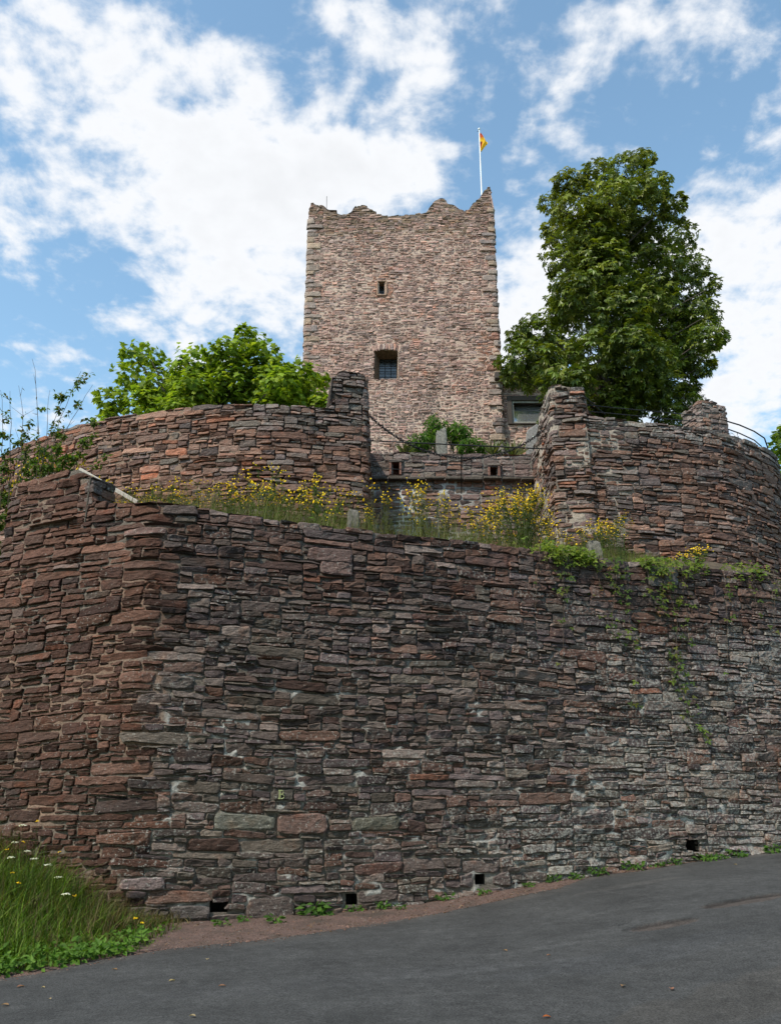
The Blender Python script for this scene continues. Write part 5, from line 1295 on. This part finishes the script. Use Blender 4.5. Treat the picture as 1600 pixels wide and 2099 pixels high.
def flower(px, py, kind, label, group, seed):
    rng = np.random.default_rng(seed); D0 = None
    # stand on the bank: march along the sight line until the bank lies a stalk's length below
    d = ray(px, py); best = None
    for s in np.linspace(9, 15.5, 260):
        q = np.array([0, 0, CAMZ]) + np.array(d) * s
        if q[1] > front_y(q[0]) - .15: break
        best = q
        hz = q[2] - verge_z(q[0], q[1])
        if hz < (.55 if kind == 'white' else .5) and q[1] > edge_y(q[0]) + .1: break
    q = best; z = verge_z(q[0], q[1]); H = max(.12, q[2] - z)
    mb = MB(); mb.tube([(0, 0, -.02), (.01, .01, H * .5), (0, 0, H)], [.004, .003, .0025], 5, (.07, .1, .03, 0))
    n = 8; leaves(mb, np.c_[np.zeros(n), np.zeros(n), rng.uniform(.1, .8, n) * H], rng.normal(0, .4, (n, 3)) + np.array([0, 0, 1]), rng.normal(0, 1, (n, 3)) * np.array([1, 1, .2]), rng.uniform(.05, .1, n), 'lance', np.tile((.05, .1, .02), (n, 1)))
    o = mb.build('yarrow' if kind == 'white' else 'hawkbit', M['grass'], None, loc=(q[0], q[1], z)); tag(o, label, 'flower', group)
    f = MB(); k = 26 if kind == 'white' else 7; R = .055 if kind == 'white' else .03
    for i in range(k):
        a = rng.uniform(0, 6.28); r = R * math.sqrt(rng.random()); e = np.array([math.cos(a) * r, math.sin(a) * r, H + .012 * (1 - (r / R) ** 2) + rng.normal(0, .004)])
        th = np.linspace(0, 2 * math.pi, 6)[:-1]; rr = .011; ring = e + rr * np.c_[np.cos(th), np.sin(th), .3 * rng.normal(0, 1, 5)]
        f.add(np.vstack([e + [0, 0, .006], ring, e - [0, 0, .006]]), [np.array([[0, 1 + j, 1 + (j + 1) % 5] for j in range(5)] + [[6, 1 + (j + 1) % 5, 1 + j] for j in range(5)])], (.75, .75, .7, 0) if kind == 'white' else (.78, .56, .025, 0))
    f.build('flower_head', M['petal'], o)
WL = ['white flower head highest on the bank, beside the wall', 'white flower at the left edge of the bank', 'largest white flower head on the bank', 'small white flower low at the left picture edge', 'white flower head right of the largest one', 'faint white flower toward the middle of the bank', 'white flower lowest and furthest right on the bank', 'tiny white flower beside the largest one']
for i, (x, y) in enumerate([(47, 1693), (31, 1728), (56, 1746), (23, 1759), (98, 1774), (120, 1799), (135, 1834), (70, 1762)]): flower(x, y, 'white', WL[i], 'white flowers on the grass bank', 400 + i)
YL = ['yellow flower highest on the bank', 'yellow flower just left of the white flowers', 'yellow flower at the left picture edge', 'yellow flower low among the grass at the left', 'yellow flower in front of the wall above the dry grass', 'yellow flower in the middle of the bank', 'yellow flower at the right end of the bank', 'small yellow flower lowest at the right end of the bank', 'yellow flower left of the faint white flower']
for i, (x, y) in enumerate([(77, 1684), (47, 1727), (15, 1742), (25, 1790), (122, 1747), (152, 1838), (278, 1884), (290, 1893), (38, 1811)]): flower(x, y, 'yellow', YL[i], 'yellow flowers on the grass bank', 500 + i)

# weeds at the foot of the wall
def foot_weed(px, py, size, label, seed, n=34, kind='oval'):
    rng = np.random.default_rng(seed); p = hit_ground(px, py); y = min(p[1], front_y(p[0]) - .3); z = float(road_z(p[0], y)) + .005 if y < edge_y(p[0]) else verge_z(p[0], y)
    mb = MB(); a = rng.uniform(0, 6.28, n); r = size * .5 * rng.random(n) ** .6; P = np.c_[np.cos(a) * r, np.sin(a) * r * .6, rng.random(n) * size * .38]
    leaves(mb, P, rng.normal(0, .4, (n, 3)) + np.array([0, -.4, .8]), np.c_[np.cos(a), np.sin(a), rng.uniform(-.3, .5, n)], size * rng.uniform(.2, .42, n), kind, np.array([(.06, .13, .02), (.08, .16, .025), (.045, .10, .018)])[rng.integers(0, 3, n)])
    for k in range(5): mb.tube([(0, 0, -.02), (rng.normal(0, .05) * size, rng.normal(0, .05) * size, size * .25)], .003, 4, (.06, .1, .02, 0))
    o = mb.build('weed', M['thin_leaf'], None, loc=(p[0], y, z)); tag(o, label, 'weed', 'small weeds at the foot of the front wall')
FWD = [(650, 1872, .42, 'largest dark green weed at the wall foot, below the second drain hole', 70), (565, 1895, .24, 'small green weed between the first and second drain holes'), (455, 1903, .2, 'tiny weed on the gravel under the first drain hole'), (500, 1893, .18, 'tiny weed just right of the first drain hole'),
       (725, 1872, .2, 'little weed right below the second drain hole'), (785, 1862, .22, 'green tuft on the gravel right of the second drain hole'), (820, 1866, .16, 'tiny sprout beside the tuft right of the second drain hole'), (912, 1850, .24, 'green tuft left of the third drain hole'),
       (990, 1838, .2, 'pale weed on the gravel under the third drain hole'), (1072, 1812, .18, 'tiny weed right of the third drain hole'), (1120, 1803, .24, 'light green weed midway along the wall foot'), (1163, 1793, .22, 'yellowish weed where the road bulges to the wall'),
       (1207, 1786, .3, 'wider dark weed at the wall foot left of the light road patch'), (1285, 1780, .3, 'spreading weed above the light road patch'), (1325, 1770, .2, 'small weed left of the fourth drain hole'), (1368, 1768, .26, 'weed just before the fourth drain hole'),
       (1425, 1760, .3, 'bushy weed under the fourth drain hole'), (1460, 1760, .22, 'small weed right of the fourth drain hole'), (1500, 1755, .3, 'long low weed strip near the right end of the wall foot'), (1560, 1744, .3, 'weed nearest the right edge at the wall foot')]
for i, w in enumerate(FWD): foot_weed(w[0], w[1], w[2], w[3], 600 + i, w[4] if len(w) > 4 else 34)

# fallen leaves on the road
FL = [(425, 1969, .10, 'pale leaf on the road below the wall corner'), (235, 1990, .12, 'brown curled leaf at the road edge below the grass'), (42, 2025, .13, 'reddish leaf at the road edge at lower left'), (88, 2027, .07, 'small tan leaf beside the reddish one'), (102, 2051, .06, 'tiny tan leaf on the road at lower left'),
      (10, 2063, .13, 'long pale leaf at the left picture edge'), (455, 2024, .12, 'upright yellow leaf on the road left of the middle'), (352, 2013, .12, 'crumpled brown leaf on the road at left'), (394, 2086, .1, 'tan leaf near the bottom edge at left'), (1276, 2024, .12, 'yellowish leaf on the road at lower right'),
      (1376, 2030, .12, 'pale leaf right of the yellowish one'), (1120, 2088, .11, 'orange leaf near the bottom edge'), (1507, 1774, .1, 'small pale leaf near the wall foot at far right'), (1035, 1951, .1, 'thin brown leaf in the middle of the road'), (1124, 1961, .08, 'tiny tan leaf beside the thin brown one')]
for i, (x, y, s, la) in enumerate(FL):
    rng = np.random.default_rng(700 + i); p = hit_ground(x, y); mb = MB(); n = 7; V = []; s = s * .58
    for k in range(n):
        t = k / (n - 1); w = .32 * math.sin(math.pi * t ** .8) * s; V += [(t * s - s / 2, -w, .012 + .008 * math.sin(t * 3) + .1 * w), (t * s - s / 2, 0, .008 + .006 * math.sin(t * 3)), (t * s - s / 2, w, .010 + .008 * math.sin(t * 3) + .2 * w)]
    q = [[3 * k + j, 3 * k + j + 1, 3 * k + j + 4, 3 * k + j + 3] for k in range(n - 1) for j in (0, 1)]
    mb.add(V, [np.array(q)], (*[(.36, .28, .17), (.28, .17, .09), (.30, .15, .1), (.4, .31, .16)][i % 4], 0) if 'orange' not in la else (.45, .13, .04, 0))
    o = mb.build('fallen_leaf', M['petal'], None, loc=(p[0], p[1], p[2])); o.rotation_euler = (0, 0, rng.uniform(0, 6.28)); tag(o, la, 'leaf', 'fallen leaves on the road')

# ------------------------------------------------------------------ unseen trees added behind the viewpoint to shade the road and wall foot
def shade_trees():
    rng = np.random.default_rng(90); blobs = []; mb = MB()
    for i, x in enumerate(np.arange(-26, 24, 4.6)):
        y = -7 + rng.uniform(-1.5, 1.0); H = rng.uniform(17, 22)
        for k in range(9):
            a = rng.uniform(0, 6.28); z = rng.uniform(6, H - 2.5); r = rng.uniform(2.0, 3.2) * (1 - .4 * (z / H) ** 3); blobs.append((np.array([x + 2 * math.cos(a), y + 1.6 * math.sin(a), z]), r))
        b = rng.uniform(-.3, .3); mb.tube([(x, y, float(road_z(x, y)) - .3), (x + b, y, 6), (x + b, y, H - 2)], [.4, .3, .08], 8, (.07, .055, .042, 0))
    c = crown(rng, blobs, 62, .62, 'palmate', np.array([(.05, .085, .016), (.065, .10, .018), (.04, .07, .014)]), .8, .5, .5, .3)
    mb.add(np.vstack(c.V), [np.vstack(p) for p in c.P.values()], np.vstack(c.C))
    o = mb.build('shade_trees', M['leaf']); tag(o, 'unseen trees added behind the viewpoint, shading road and wall foot', 'shade_trees', kind='stuff')
shade_trees()

def litter():
    rng = np.random.default_rng(95); mb = MB(); n = 5200
    x = np.concatenate([rng.uniform(-7.5, 12, n - 1200), rng.uniform(-7.5, 8, 1200)]); ye = edge_y(x); wy = front_y(x)
    t = rng.random(n); t[-1200:] = rng.normal(-.02, .05, 1200); y = ye + (wy - ye) * t; k = y < wy - .02; x, y, t = x[k], y[k], t[k]; n = len(x)
    z = np.array([verge_z(a, b) if q > 0 else float(road_z(a, b)) + .006 for a, b, q in zip(x, y, t)]); s_ = rng.uniform(.005, .017, n) * np.where(rng.random(n) < .06, 2, 1)
    O = np.array([(1, 0, 0), (-1, 0, 0), (0, 1, 0), (0, -1, 0), (0, 0, 1), (0, 0, -1)], float); Fo = np.array([[0, 2, 4], [2, 1, 4], [1, 3, 4], [3, 0, 4], [2, 0, 5], [1, 2, 5], [3, 1, 5], [0, 3, 5]])
    V = np.c_[x, y, z][:, None] + s_[:, None, None] * (O[None] * rng.uniform(.5, 1.3, (n, 6, 1)) * np.array([1, 1, .55])); pal = np.array([(.14, .075, .055), (.19, .115, .09), (.09, .06, .045), (.17, .14, .12), (.08, .05, .03)])
    mb.add(V.reshape(-1, 3), [(np.arange(n)[:, None, None] * 6 + Fo[None]).reshape(-1, 3)], np.repeat(np.hstack([pal[rng.integers(0, 5, n)], np.zeros((n, 1))]), 6, 0))
    m = 1500; x = rng.uniform(-7.5, 10, m); ye = edge_y(x); wy = front_y(x); t = np.abs(rng.normal(0, .25, m)); t = np.where(rng.random(m) < .4, 1 - t, t) ; t = np.clip(t, .01, .97); y = ye + (wy - ye) * t; z = np.array([verge_z(a, b) for a, b in zip(x, y)]) + .006
    leaves(mb, np.c_[x, y, z], rng.normal(0, .3, (m, 3)) + np.array([0, 0, 1]), rng.normal(0, 1, (m, 3)) * np.array([1, 1, .15]), rng.uniform(.015, .05, m), 'oval', np.array([(.11, .065, .035), (.16, .10, .055), (.07, .045, .028), (.2, .14, .08)])[rng.integers(0, 4, m)])
    tag(mb.build('gravel', M['rock']), 'reddish gravel crumbs and dead leaf bits along the wall foot', 'gravel', kind='stuff')
litter()
